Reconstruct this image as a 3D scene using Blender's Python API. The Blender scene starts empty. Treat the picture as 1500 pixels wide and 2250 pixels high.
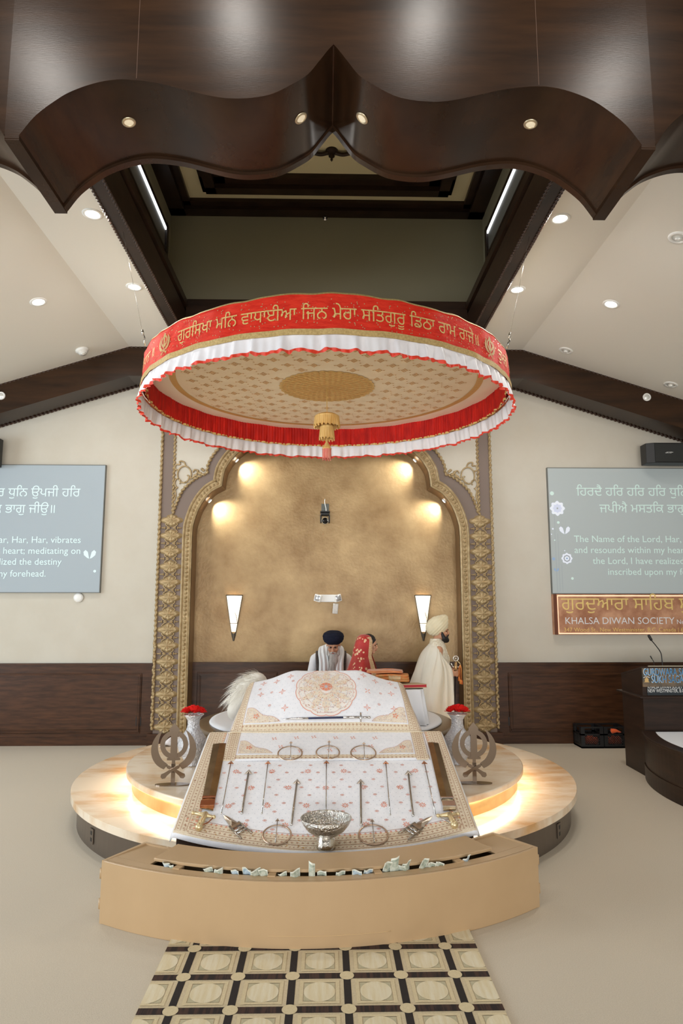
import bpy, bmesh, math, random
from mathutils import Vector, Matrix, noise
from mathutils.geometry import tessellate_polygon, delaunay_2d_cdt

random.seed(7)
SC = bpy.context.scene
COL = SC.collection
PI = math.pi
sin, cos, tan, sqrt = math.sin, math.cos, math.tan, math.sqrt

# ------------------------------------------------------------------ camera
EYE = 1.85
PITCH = math.atan(210 / 1500.0)
YAW = math.atan(33 / 1500.0)
FW = Vector((sin(YAW) * cos(PITCH), cos(YAW) * cos(PITCH), sin(PITCH)))
RT = Vector((cos(YAW), -sin(YAW), 0))
UP = RT.cross(FW)
cam = bpy.data.cameras.new('camera')
cam.sensor_fit = 'VERTICAL'
cam.sensor_height = 36
cam.sensor_width = 24
cam.lens = 24
cam.clip_end = 200
cam_o = bpy.data.objects.new('camera', cam)
COL.objects.link(cam_o)
Mx = Matrix((RT, UP, -FW)).transposed().to_4x4()
Mx.translation = Vector((0, 0, EYE))
cam_o.matrix_world = Mx
SC.camera = cam_o

# ------------------------------------------------------------------ view
SC.view_settings.view_transform = 'Standard'
SC.view_settings.look = 'None'
SC.view_settings.gamma = 1.0
SC.view_settings.use_curve_mapping = False
SC.view_settings.exposure = 0.0
SC.cycles.use_denoising = True
SC.cycles.max_bounces = 6
SC.cycles.diffuse_bounces = 4
SC.cycles.glossy_bounces = 4
SC.cycles.sample_clamp_indirect = 12.0

# ------------------------------------------------------------------ daylight of the open hall
W = bpy.data.worlds.new('world')
SC.world = W
W.use_nodes = True
W.node_tree.nodes['Background'].inputs[0].default_value = (0.95, 0.98, 1.0, 1)
W.node_tree.nodes['Background'].inputs[1].default_value = 0.58


def lamp(name, kind, loc, aim, energy, color=(1, 1, 1), **kw):
    l = bpy.data.lights.new(name, kind)
    l.energy = energy
    l.color = color
    for k, v in kw.items():
        setattr(l, k, v)
    o = bpy.data.objects.new(name, l)
    COL.objects.link(o)
    o.location = loc
    d = Vector(aim) - Vector(loc)
    o.rotation_euler = d.to_track_quat('-Z', 'Y').to_euler()
    return o


# tall windows down the left of the hall, out of frame
lamp('window_light_left', 'AREA', (-9.5, 3.0, 2.6), (0, 6.0, 2.2), 500, (0.78, 0.90, 1.0), shape='RECTANGLE', size=6.0, size_y=3.2)
lamp('window_light_rear', 'AREA', (0, -8.0, 1.1), (0, 8, 5.0), 900, (1.0, 0.985, 0.96), shape='RECTANGLE', size=10.0, size_y=2.0)  # added low fill behind the viewer, lifts the canopy lining and ceiling
# four ceiling downlights in front of the bulkhead, above the viewer
for _x, _y, _e in ((-0.77, 2.1, 20), (0.83, 2.1, 20), (-2.65, 1.4, 38), (2.70, 1.4, 32)):
    lamp('hall_downlight', 'AREA', (_x, _y, 6.86), (_x, _y + .25, 0), _e, (1.0, 0.95, 0.88), shape='DISK', size=.26)

# ------------------------------------------------------------------ helpers
BASE = {}


def lin(c):
    c = c / 255.0
    return c / 12.92 if c <= 0.04045 else ((c + 0.055) / 1.055) ** 2.4


def rgb(c):
    return (lin(c[0]), lin(c[1]), lin(c[2]), 1)


def tag(o, label=None, cat=None, group=None, kind=None):
    if label: o['label'] = label
    if cat: o['category'] = cat
    if group: o['group'] = group
    if kind: o['kind'] = kind
    return o


def thing(name, label, cat, loc=(0, 0, 0), rz=0, group=None):
    o = bpy.data.objects.new(name, None)
    COL.objects.link(o)
    o.empty_display_size = 0.1
    o.location = loc
    o.rotation_euler = (0, 0, rz)
    BASE[o.name] = Vector(loc)
    tag(o, label, cat, group)
    return o


def copy_thing(o, loc=None, rot=None, scale=None, label=None, group=None):
    def cp(s, par):
        c = s.copy()
        COL.objects.link(c)
        c.parent = par
        for ch in s.children:
            cp(ch, c)
        return c
    r = cp(o, None)
    if loc is not None: r.location = loc
    if rot is not None: r.rotation_euler = rot
    if scale is not None: r.scale = scale
    if label: r['label'] = label
    if group: r['group'] = group
    return r


def mat(name, col, rough=0.6, metal=0.0, col2=None, nscale=6.0, stretch=(1, 1, 1), detail=4.0, ramp=(0.35, 0.65),
        bump=0.0, bscale=60.0, bstretch=None, spec=0.5, sheen=0.0, emit=None, estr=0.0, coat=0.0, sss=0.0, trans=0.0,
        alpha=None, bdist=0.01):
    m = bpy.data.materials.new(name)
    m.use_nodes = True
    nt = m.node_tree
    b = nt.nodes['Principled BSDF']
    b.inputs['Base Color'].default_value = rgb(col)
    b.inputs['Roughness'].default_value = rough
    b.inputs['Metallic'].default_value = metal
    b.inputs['Specular IOR Level'].default_value = spec
    if sheen: b.inputs['Sheen Weight'].default_value = sheen
    if coat: b.inputs['Coat Weight'].default_value = coat
    if trans: b.inputs['Transmission Weight'].default_value = trans
    if sss:
        b.inputs['Subsurface Weight'].default_value = sss
        b.inputs['Subsurface Radius'].default_value = (0.02, 0.01, 0.006)
    if emit:
        b.inputs['Emission Color'].default_value = rgb(emit)
        b.inputs['Emission Strength'].default_value = estr
    if col2 or bump:
        tc = nt.nodes.new('ShaderNodeTexCoord')
    if col2:
        mp = nt.nodes.new('ShaderNodeMapping')
        mp.inputs['Scale'].default_value = stretch
        n = nt.nodes.new('ShaderNodeTexNoise')
        n.inputs['Scale'].default_value = nscale
        n.inputs['Detail'].default_value = detail
        n.inputs['Roughness'].default_value = 0.6
        r = nt.nodes.new('ShaderNodeValToRGB')
        r.color_ramp.elements[0].position = ramp[0]
        r.color_ramp.elements[1].position = ramp[1]
        r.color_ramp.elements[0].color = rgb(col)
        r.color_ramp.elements[1].color = rgb(col2)
        nt.links.new(tc.outputs['Object'], mp.inputs['Vector'])
        nt.links.new(mp.outputs['Vector'], n.inputs['Vector'])
        nt.links.new(n.outputs['Fac'], r.inputs['Fac'])
        nt.links.new(r.outputs['Color'], b.inputs['Base Color'])
    if bump:
        mp2 = nt.nodes.new('ShaderNodeMapping')
        mp2.inputs['Scale'].default_value = bstretch or (1, 1, 1)
        n2 = nt.nodes.new('ShaderNodeTexNoise')
        n2.inputs['Scale'].default_value = bscale
        n2.inputs['Detail'].default_value = 3
        bp = nt.nodes.new('ShaderNodeBump')
        bp.inputs['Strength'].default_value = bump
        bp.inputs['Distance'].default_value = bdist
        nt.links.new(tc.outputs['Object'], mp2.inputs['Vector'])
        nt.links.new(mp2.outputs['Vector'], n2.inputs['Vector'])
        nt.links.new(n2.outputs['Fac'], bp.inputs['Height'])
        nt.links.new(bp.outputs['Normal'], b.inputs['Normal'])
    return m


class MB:
    """collects shapes and links them as one mesh object"""

    def __init__(s):
        s.v = []; s.f = []; s.m = []; s.sm = []

    def add(s, vs, fs, M=None, mi=0, smooth=False):
        k = len(s.v)
        for p in vs:
            p = Vector(p)
            s.v.append(M @ p if M is not None else p)
        for f in fs:
            s.f.append([k + i for i in f]); s.m.append(mi); s.sm.append(smooth)
        return s

    def box(s, lo, hi, M=None, mi=0):
        x0, y0, z0 = lo; x1, y1, z1 = hi
        v = [(x0, y0, z0), (x1, y0, z0), (x1, y1, z0), (x0, y1, z0), (x0, y0, z1), (x1, y0, z1), (x1, y1, z1), (x0, y1, z1)]
        f = [(3, 2, 1, 0), (4, 5, 6, 7), (0, 1, 5, 4), (1, 2, 6, 5), (2, 3, 7, 6), (3, 0, 4, 7)]
        return s.add(v, f, M, mi)

    def cbox(s, c, size, M=None, mi=0):
        h = [x / 2 for x in size]
        return s.box([c[i] - h[i] for i in range(3)], [c[i] + h[i] for i in range(3)], M, mi)

    def prism(s, poly, d0, d1, M=None, mi=0, holes=(), smooth=False):
        """2D polygon in (x, y) extruded along local z from d0 to d1"""
        loops = [list(poly)] + [list(h) for h in holes]
        tri = tessellate_polygon([[Vector((p[0], p[1], 0)) for p in l] for l in loops])
        flat = [p for l in loops for p in l]
        n = len(flat)
        vs = [(p[0], p[1], d0) for p in flat] + [(p[0], p[1], d1) for p in flat]
        fs = []
        for t in tri:
            a, b, c = t
            pa, pb, pc = flat[a], flat[b], flat[c]
            ar = (pb[0] - pa[0]) * (pc[1] - pa[1]) - (pb[1] - pa[1]) * (pc[0] - pa[0])
            if ar < 0: b, c = c, b
            fs.append((a + n, b + n, c + n)); fs.append((c, b, a))
        k = 0
        for li, l in enumerate(loops):
            ar = sum(l[i][0] * l[(i + 1) % len(l)][1] - l[(i + 1) % len(l)][0] * l[i][1] for i in range(len(l)))
            ccw = ar > 0
            if li > 0: ccw = not ccw
            for i in range(len(l)):
                a = k + i; b = k + (i + 1) % len(l)
                if li > 0: q = (a, b, b + n, a + n) if not (ar > 0) else (b, a, a + n, b + n)
                else: q = (a, b, b + n, a + n) if ccw else (b, a, a + n, b + n)
                fs.append(q)
            k += len(l)
        return s.add(vs, fs, M, mi, smooth)

    def tube(s, pts, r, n=8, M=None, mi=0, caps=True, closed=False, smooth=True, flat=None):
        pts = [Vector(p) for p in pts]
        N = len(pts)
        rs = r if isinstance(r, (list, tuple)) else [r] * N
        vs = []; fs = []
        ref = None
        for i, p in enumerate(pts):
            if closed: t = pts[(i + 1) % N] - pts[i - 1]
            else: t = pts[min(i + 1, N - 1)] - pts[max(i - 1, 0)]
            t.normalize()
            if ref is None:
                ref = Vector((0, 0, 1)) if abs(t.z) < 0.9 else Vector((1, 0, 0))
            a = (ref - t * ref.dot(t))
            if a.length < 1e-6: a = t.orthogonal()
            a.normalize(); ref = a
            b = t.cross(a)
            for j in range(n):
                w = 2 * PI * j / n
                fx, fy = (1, 1) if flat is None else flat
                vs.append(p + (a * cos(w) * fx + b * sin(w) * fy) * rs[i])
        for i in range(N if closed else N - 1):
            for j in range(n):
                i2 = (i + 1) % N
                fs.append((i * n + j, i * n + (j + 1) % n, i2 * n + (j + 1) % n, i2 * n + j))
        if caps and not closed:
            fs.append(tuple(range(n - 1, -1, -1)))
            fs.append(tuple((N - 1) * n + j for j in range(n)))
        return s.add(vs, fs, M, mi, smooth)

    def lathe(s, prof, n=48, M=None, mi=0, a0=0.0, a1=2 * PI, smooth=True, close=False):
        full = abs(a1 - a0 - 2 * PI) < 1e-6
        c = n if full else n + 1
        vs = []; fs = []
        for (r, z) in prof:
            for j in range(c):
                w = a0 + (a1 - a0) * j / n
                vs.append((r * cos(w), r * sin(w), z))
        m = len(prof)
        for i in range(m if close else m - 1):
            i2 = (i + 1) % m
            for j in range(n):
                j2 = (j + 1) % c if full else j + 1
                fs.append((i * c + j, i * c + j2, i2 * c + j2, i2 * c + j))
        return s.add(vs, fs, M, mi, smooth)

    def grid(s, fn, nu, nv, M=None, mi=0, cu=False, cv=False, smooth=True, flip=False):
        U = nu if cu else nu + 1
        V = nv if cv else nv + 1
        vs = [fn(i / nu, j / nv) for j in range(V) for i in range(U)]
        fs = []
        for j in range(nv):
            for i in range(nu):
                i2 = (i + 1) % U; j2 = (j + 1) % V
                q = (j * U + i, j * U + i2, j2 * U + i2, j2 * U + i)
                fs.append(q[::-1] if flip else q)
        return s.add(vs, fs, M, mi, smooth)

    def ell(s, c, r, n=16, m=10, M=None, mi=0, R=None):
        if not isinstance(r, (tuple, list)): r = (r, r, r)
        c = Vector(c)
        vs = [];
        for i in range(m + 1):
            th = PI * i / m
            for j in range(n):
                ph = 2 * PI * j / n
                p = Vector((r[0] * sin(th) * cos(ph), r[1] * sin(th) * sin(ph), r[2] * cos(th)))
                if R is not None: p = R @ p
                vs.append(c + p)
        fs = [(i * n + j, (i + 1) * n + j, (i + 1) * n + (j + 1) % n, i * n + (j + 1) % n) for i in range(m) for j in range(n)]
        return s.add(vs, fs, M, mi, True)

    def cap(s, p0, r0, p1, r1, n=12, M=None, mi=0):
        p0 = Vector(p0); p1 = Vector(p1)
        s.tube([p0, p0.lerp(p1, .5), p1], [r0, (r0 + r1) / 2, r1], n, M, mi)
        s.ell(p0, r0, n, 8, M, mi); s.ell(p1, r1, n, 8, M, mi)
        return s

    def mesh(s, name):
        me = bpy.data.meshes.new(name)
        me.from_pydata([tuple(p) for p in s.v], [], s.f)
        me.polygons.foreach_set('material_index', s.m)
        me.polygons.foreach_set('use_smooth', s.sm)
        me.update()
        return me

    def build(s, name, m, parent=None, bevel=0.0, seg=2, weld=False, thick=0.0, subdiv=0, angle=None):
        off = Vector((0, 0, 0))
        if parent is not None and parent.name in BASE: off = BASE[parent.name]
        for p in s.v: p -= off
        me = s.mesh(name)
        if weld or bevel:
            bm = bmesh.new(); bm.from_mesh(me)
            bmesh.ops.remove_doubles(bm, verts=bm.verts, dist=1e-5)
            if bevel:
                bmesh.ops.recalc_face_normals(bm, faces=bm.faces)
                es = [e for e in bm.edges if len(e.link_faces) == 2 and e.calc_face_angle(0) > 0.5]
                bmesh.ops.bevel(bm, geom=es, offset=bevel, segments=seg, profile=0.5, affect='EDGES', clamp_overlap=True)
            bm.to_mesh(me); bm.free()
        o = bpy.data.objects.new(name, me)
        COL.objects.link(o)
        for q in (m if isinstance(m, (list, tuple)) else [m]): me.materials.append(q)
        if parent is not None:
            o.parent = parent
            BASE[o.name] = off
        if thick:
            md = o.modifiers.new('thick', 'SOLIDIFY'); md.thickness = thick; md.offset = -1
        if subdiv:
            md = o.modifiers.new('sub', 'SUBSURF'); md.levels = subdiv; md.render_levels = subdiv
        return o


def remeshed(mb, name, m, parent, voxel=0.006, smooth=4):
    """fuse overlapping closed shapes into one continuous skin"""
    off = BASE.get(parent.name, Vector((0, 0, 0))) if parent else Vector((0, 0, 0))
    for p in mb.v: p -= off
    me = mb.mesh(name)
    o = bpy.data.objects.new(name, me); COL.objects.link(o)
    r = o.modifiers.new('r', 'REMESH'); r.mode = 'VOXEL'; r.voxel_size = voxel; r.use_smooth_shade = True
    if smooth:
        k = o.modifiers.new('s', 'SMOOTH'); k.iterations = smooth; k.factor = 0.5
    dg = bpy.context.evaluated_depsgraph_get()
    me2 = bpy.data.meshes.new_from_object(o.evaluated_get(dg))
    o.modifiers.clear(); o.data = me2; me2.name = name
    bpy.data.meshes.remove(me)
    me2.materials.clear(); me2.materials.append(m)
    me2.polygons.foreach_set('use_smooth', [True] * len(me2.polygons))
    if parent:
        o.parent = parent; BASE[o.name] = off
    return o


# a frame: local x, y, z axes and an origin
def frame(o, x, y, z=None):
    x = Vector(x).normalized(); y = Vector(y).normalized()
    z = Vector(z).normalized() if z is not None else x.cross(y).normalized()
    M = Matrix((x, y, z)).transposed().to_4x4(); M.translation = Vector(o)
    return M


def wallframe(x, y, z):   # local x right, local y up, local z towards the hall
    return frame((x, y, z), (1, 0, 0), (0, 0, 1), (0, -1, 0))


def sm(a, b, x):
    t = max(0.0, min(1.0, (x - a) / (b - a)))
    return t * t * (3 - 2 * t)


def interp(tab, x):
    if x <= tab[0][0]: return tab[0][1]
    for (a, b), (c, d) in zip(tab, tab[1:]):
        if x <= c:
            return b + (d - b) * (x - a) / (c - a)
    return tab[-1][1]


def spline(pts, n):
    """smooth curve through points"""
    P = [Vector(p) for p in pts]
    P = [P[0] * 2 - P[1]] + P + [P[-1] * 2 - P[-2]]
    out = []
    for i in range(1, len(P) - 2):
        for k in range(n):
            t = k / n
            a, b, c, d = P[i - 1], P[i], P[i + 1], P[i + 2]
            out.append(0.5 * ((2 * b) + (c - a) * t + (2 * a - 5 * b + 4 * c - d) * t * t + (3 * b - a - 3 * c + d) * t ** 3))
    out.append(P[-2])
    return out


# sight line through a point of the photograph, met with a real plane of the room
def ray(px, py):
    return FW + RT * ((px - 750) / 1500.0) + UP * ((1125 - py) / 1500.0)


def at_y(px, py, y):
    d = ray(px, py); return Vector((0, 0, EYE)) + d * (y / d.y)


def at_z(px, py, z):
    d = ray(px, py); return Vector((0, 0, EYE)) + d * ((z - EYE) / d.z)


# lettering: outlines of the built-in typeface filled by winding number
def letters(text, size=1.0, width=None, align='LEFT', weight=0.0, shear=0.0, res=3, spacing=1.0):
    s = []
    for ch in text:
        if ch == '\u0a3f' and s: s.insert(len(s) - 1, ch)
        else: s.append(ch)
    polys_all = []
    c = bpy.data.curves.new('tmp', 'FONT')
    c.body = ''.join(s); c.size = size; c.resolution_u = res; c.shear = shear; c.space_character = spacing
    c.fill_mode = 'NONE'
    if weight: c.offset = weight
    o = bpy.data.objects.new('tmp', c); COL.objects.link(o)
    dg = bpy.context.evaluated_depsgraph_get()
    me = bpy.data.meshes.new_from_object(o.evaluated_get(dg))
    nxt = {}
    for e in me.edges:
        a, b = e.vertices
        nxt.setdefault(a, []).append(b); nxt.setdefault(b, []).append(a)
    loops = []; seen = set()
    for v in range(len(me.vertices)):
        if v in seen or v not in nxt: continue
        loop = [v]; seen.add(v); cur = v
        while True:
            cand = [q for q in sorted(nxt[cur]) if q not in seen]
            if not cand: break
            cur = cand[0]; seen.add(cur); loop.append(cur)
        if len(loop) > 2: loops.append([(me.vertices[i].co.x, me.vertices[i].co.y) for i in loop])
    bpy.data.objects.remove(o); bpy.data.curves.remove(c); bpy.data.meshes.remove(me)
    # group loops whose x ranges touch, so each little cluster is filled on its own
    loops.sort(key=lambda l: min(p[0] for p in l))
    groups = []
    for l in loops:
        a = min(p[0] for p in l); b = max(p[0] for p in l)
        if groups and a <= groups[-1][0] + 1e-6:
            groups[-1][0] = max(groups[-1][0], b); groups[-1][1].append(l)
        else: groups.append([b, [l]])
    V = []; F = []
    for _, ls in groups:
        vs = []; es = []
        for l in ls:
            k = len(vs)
            vs += [Vector(p) for p in l]
            es += [(k + i, k + (i + 1) % len(l)) for i in range(len(l))]
        ov, oe, of, *_r = delaunay_2d_cdt(vs, es, [], 1, size * 1e-4)
        k = len(V)
        V += [(p.x, p.y) for p in ov]
        for f in of:
            cx = sum(ov[i].x for i in f) / len(f); cy = sum(ov[i].y for i in f) / len(f)
            wn = 0
            for l in ls:
                for i in range(len(l)):
                    (x0, y0), (x1, y1) = l[i], l[(i + 1) % len(l)]
                    if (y0 <= cy) != (y1 <= cy):
                        t = (cy - y0) / (y1 - y0)
                        if x0 + t * (x1 - x0) > cx: wn += 1 if y1 > y0 else -1
            if wn != 0: F.append([k + i for i in f])
    if not V: return [], []
    x0 = min(p[0] for p in V); x1 = max(p[0] for p in V)
    sc = (width / (x1 - x0)) if width else 1.0
    sh = {'LEFT': x0, 'CENTER': (x0 + x1) / 2, 'RIGHT': x1}[align]
    return [((p[0] - sh) * sc, p[1] * (sc if width else 1.0)) for p in V], F


def put_letters(mb, text, M, depth=0.003, mi=0, yscale=1.0, fn=None, **kw):
    V, F = letters(text, **kw)
    n = len(V)
    if fn is None:
        vs = [(p[0], p[1] * yscale, depth) for p in V]
        mb.add(vs, F, M, mi)
    else:
        mb.add([fn(p[0], p[1] * yscale) for p in V], F, None, mi)
# ------------------------------------------------------------------ materials
WOOD = mat('dark_walnut', (82, 51, 30), 0.36, col2=(56, 34, 19), nscale=3.0, stretch=(1.0, 1.0, 9.0), bump=0.05, bscale=30, bstretch=(1, 1, 8), spec=.3)
WOODV = mat('walnut_veneer', (58, 38, 23), 0.27, col2=(41, 27, 17), nscale=1.6, stretch=(0.7, 1, 6.0), bump=0.04, bscale=20, bstretch=(1, 1, 12), spec=.28)
WOODD = mat('espresso_wood', (52, 34, 23), 0.4, col2=(36, 23, 15), nscale=3.0, stretch=(1, 1, 8), spec=.32)
ROPEW = mat('carved_wood_rope', (58, 37, 25), 0.5)
WALL = mat('cream_paint', (202, 196, 182), 0.75, col2=(198, 191, 176), nscale=2.5, bump=0.03, bscale=260)
CEIL = mat('ceiling_paint', (232, 228, 218), 0.8)
TAUPE = mat('taupe_paint', (146, 138, 112), 0.8)  # coffer walls: shade put into the colour, darker than the cream walls
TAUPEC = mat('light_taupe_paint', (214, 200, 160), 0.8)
CARPET = mat('cream_carpet', (212, 200, 179), 0.95, col2=(200, 187, 164), nscale=180, detail=2, bump=0.5, bscale=420, sheen=0.2, bdist=0.004)
GOLDW = mat('gold_plaster', (180, 152, 108), 0.42, 0.2, col2=(134, 104, 64), nscale=1.5, detail=8, ramp=(0.34, 0.68), bump=0.35, bscale=26, bdist=0.012)
GOLD = mat('antique_gold', (186, 164, 124), 0.45, 0.25, col2=(158, 134, 94), nscale=14)
GREY = mat('mauve_grey_paint', (122, 106, 96), 0.6)
WHITE = mat('white_plastic', (238, 238, 234), 0.4)
BLACK = mat('black_plastic', (22, 22, 22), 0.45)
CHROME = mat('brushed_steel', (200, 195, 188), 0.22, 1.0)
NICKEL = mat('satin_nickel', (205, 190, 160), 0.35, 0.8)
LIT = mat('lit_lens', (255, 255, 255), 0.4, emit=(255, 252, 245), estr=14)
DIM = mat('dim_lens', (225, 215, 190), 0.3, emit=(255, 235, 200), estr=0.35)
LED = mat('led_strip', (255, 255, 255), 0.4, emit=(255, 240, 216), estr=62)
LEDW = mat('cove_led', (255, 255, 255), 0.4, emit=(235, 240, 245), estr=2.2)

def struct(name, mb, m, **kw):
    o = mb.build(name, m, None, **kw)
    o['kind'] = 'structure'
    return o

def part_s(name, mb, m, parent, **kw):
    return mb.build(name, m, parent, **kw)

YW = 9.70       # face of the back wall
YN = 9.85       # face of the niche wall
YA = 9.58       # face of the arch surround
ZC = 5.475      # flat ceiling
XC = 2.77       # where the ceiling starts to slope
SL = 0.318

# ------------------------------------------------------------------ floor and walls
struct('floor', MB().box((-9, -9, -0.1), (9, 10.1, 0)), CARPET)
m = MB()
m.box((-9, YW, 0), (-1.95, YW + 0.3, 5.8)); m.box((1.95, YW, 0), (9, YW + 0.3, 5.8)); m.box((-1.95, YW, 4.85), (1.95, YW + 0.3, 5.8))
struct('wall_back', m, WALL)
struct('wall_niche', MB().box((-1.95, YN, 0), (1.95, YN + 0.14, 4.85)), GOLDW)
struct('wall_left', MB().box((-9.1, 6.2, 0), (-9, 10, 5.5)), WALL)
struct('wall_right', MB().box((9, -2.0, 0), (9.1, 10, 5.5)), WALL)

# ceiling: flat strips beside the coffer, slopes outside
CX0, CX1, CXI = 1.89, 2.036, 2.27      # soffit inner edge, soffit outer edge, upper coffer wall
CYB, CYU = 8.72, 9.28
YF = 4.72
m = MB()
for s in (-1, 1):
    a = [(s * CX1, YF, ZC), (s * XC, YF, ZC), (s * XC, YW, ZC), (s * CX1, YW, ZC)]
    b = [(s * XC, YF, ZC), (s * 9, YF, ZC - SL * (9 - XC)), (s * 9, YW, ZC - SL * (9 - XC)), (s * XC, YW, ZC)]
    for q in (a, b):
        v = q + [(x, y, z + 0.12) for x, y, z in q]
        m.add(v, [(0, 1, 2, 3), (7, 6, 5, 4), (0, 4, 5, 1), (1, 5, 6, 2), (2, 6, 7, 3), (3, 7, 4, 0)])
m.box((-CX1, CYB + 0.16, ZC), (CX1, YW, ZC + 0.12))
struct('ceiling', m, CEIL)
# hall ceiling above the viewer, in front of the bulkhead
struct('ceiling_front', MB().box((-9, -9, 6.9), (9, 3.66, 7.0)), WOODD)

# coffer: recessed dark box above the canopy
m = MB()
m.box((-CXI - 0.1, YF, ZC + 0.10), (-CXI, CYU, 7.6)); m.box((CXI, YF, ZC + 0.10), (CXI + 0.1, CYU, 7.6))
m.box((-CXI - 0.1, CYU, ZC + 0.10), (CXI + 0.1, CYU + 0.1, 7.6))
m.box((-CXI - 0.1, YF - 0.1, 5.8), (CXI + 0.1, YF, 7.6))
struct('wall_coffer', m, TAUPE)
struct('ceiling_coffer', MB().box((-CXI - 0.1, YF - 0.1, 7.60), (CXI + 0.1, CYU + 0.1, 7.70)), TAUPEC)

# coffer surround: soffit board with carved rope edges and a stepped inner moulding
def step(m, x0, x1, y0, y1, z0, z1): m.box((min(x0, x1), y0, z0), (max(x0, x1), y1, z1))
m = MB()
for s in (-1, 1):
    step(m, s * CX0, s * CX1, YF, CYB + 0.15, ZC - 0.03, ZC + 0.14)
    step(m, s * (CX0 + .0), s * (CX0 + 0.10), YF, CYB, ZC + 0.14, ZC + 0.30)
    step(m, s * (CX0 + .03), s * (CX0 + 0.14), YF, CYB, ZC + 0.30, ZC + 0.36)
    step(m, s * (CX0 - .015), s * (CX0 + 0.14), YF, CYB, ZC + 0.36, ZC + 0.42)
    step(m, s * (CX0 + .02), s * (CX0 + 0.38), YF, CYU, ZC + 0.42, ZC + 0.535)
m.box((-CX1, CYB, ZC - 0.03), (CX1, CYB + 0.16, ZC + 0.14))
m.box((-CX0, CYB, ZC + 0.14), (CX0, CYB + 0.12, ZC + 0.36))
m.box((-CX0, CYB + 0.05, ZC + 0.36), (CX0, CYU, ZC + 0.5))
t1 = struct('trim_1', m, WOODD)

def rope(m, pts, r=0.016, pitch=0.06, off=0.6, n=6, per=8):
    """a twisted strand following a path"""
    P = [Vector(p) for p in pts]
    L = [0.0]
    for a, b in zip(P, P[1:]): L.append(L[-1] + (b - a).length)
    N = max(4, int(L[-1] / pitch * per))
    out = []; k = 0; ref = None
    for i in range(N + 1):
        d = L[-1] * i / N
        while k < len(P) - 2 and L[k + 1] < d: k += 1
        t = (P[k + 1] - P[k]).normalized()
        c = P[k] + t * (d - L[k])
        if ref is None: ref = Vector((0, -1, 0)) if abs(t.y) < 0.9 else Vector((0, 0, 1))
        a = (ref - t * ref.dot(t)).normalized(); b = t.cross(a)
        w = 2 * PI * d / pitch
        out.append(c + (a * cos(w) + b * sin(w)) * r * off)
    m.tube(out, r, n)
    return m

m = MB()
for s in (-1, 1):
    for x in (CX0 + 0.012, CX1 + 0.004):
        rope(m, [(s * x, YF, ZC - 0.03), (s * x, CYB + 0.1, ZC - 0.03)], 0.012, 0.05, n=5, per=6)
part_s('rope_edge', m, ROPEW, t1)

# clerestory slots with a cove light in the coffer sides
for i, s in enumerate((-1, 1)):
    m = MB()
    step(m, s * (CXI - 0.0), s * (CXI - 0.03), YF, 9.0, 6.74, 6.78)
    step(m, s * (CXI - 0.0), s * (CXI - 0.03), YF, 9.0, 7.11, 7.17)
    step(m, s * (CXI - 0.0), s * (CXI - 0.04), 8.92, 9.02, 6.5, 7.17)
    w = struct('window_%d' % (i + 1), m, WOODD)
    m = MB(); step(m, s * (CXI - 0.001), s * (CXI - 0.012), YF, 8.92, 6.78, 7.06)
    part_s('pane', m, mat('frosted_pane_%s' % ('a', 'b')[i], (120, 118, 110), 0.5), w)
    m = MB(); step(m, s * (CXI - 0.001), s * (CXI - 0.03), YF, 8.92, 7.06, 7.10)
    part_s('light_strip', m, LEDW, w)

# upper mouldings round the coffer ceiling
m = MB()
for (xo, xi, yo, yi, z0, z1) in ((CXI, CXI - 0.22, CYU, CYU - 0.18, 7.49, 7.545), (CXI, CXI - 0.32, CYU, CYU - 0.28, 7.545, 7.6)):
    for s in (-1, 1): step(m, s * xo, s * xi, YF, yo, z0, z1)
    m.box((-xo, yi, z0), (xo, yo, z1))
t2 = struct('trim_2', m, WOODD)
m = MB()
for (xo, w, yb, yf, z0) in ((1.72, 0.34, 8.76, 5.2, 7.53), (1.66, 0.14, 8.70, 5.28, 7.46)):
    for s in (-1, 1): step(m, s * xo, s * (xo - w), yf, yb, z0, 7.6)
    m.box((-xo, yb - w, z0), (xo, yb, 7.6))
    m.box((-xo, yf, z0), (xo, yf + w, 7.6))
struct('trim_3', m, WOODD)
# carved boss hanging in the middle of the coffer ceiling
t = thing('ceiling_boss', 'dark carved wooden boss with drop finial in the coffer above the bulkhead peak', 'ornament', (0.05, 7.95, 7.6))
for s in (-1, 1):
    P = spline([(0.05 + s * .02, 7.95, 7.575), (0.05 + s * .14, 7.95, 7.545), (.05 + s * .28, 7.95, 7.57), (.05 + s * .52, 7.95, 7.56)], 8)
    MB().tube(P, 0.026, 8).build('scroll_bar', WOODD, t)
m = MB().lathe([(0, 7.44), (.018, 7.47), (.010, 7.49), (.04, 7.515), (.025, 7.54), (.07, 7.565), (.08, 7.595), (0, 7.6)], 16, Matrix.Translation((0.05, 7.95, 0)))
m.build('finial', WOODD, t)

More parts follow.
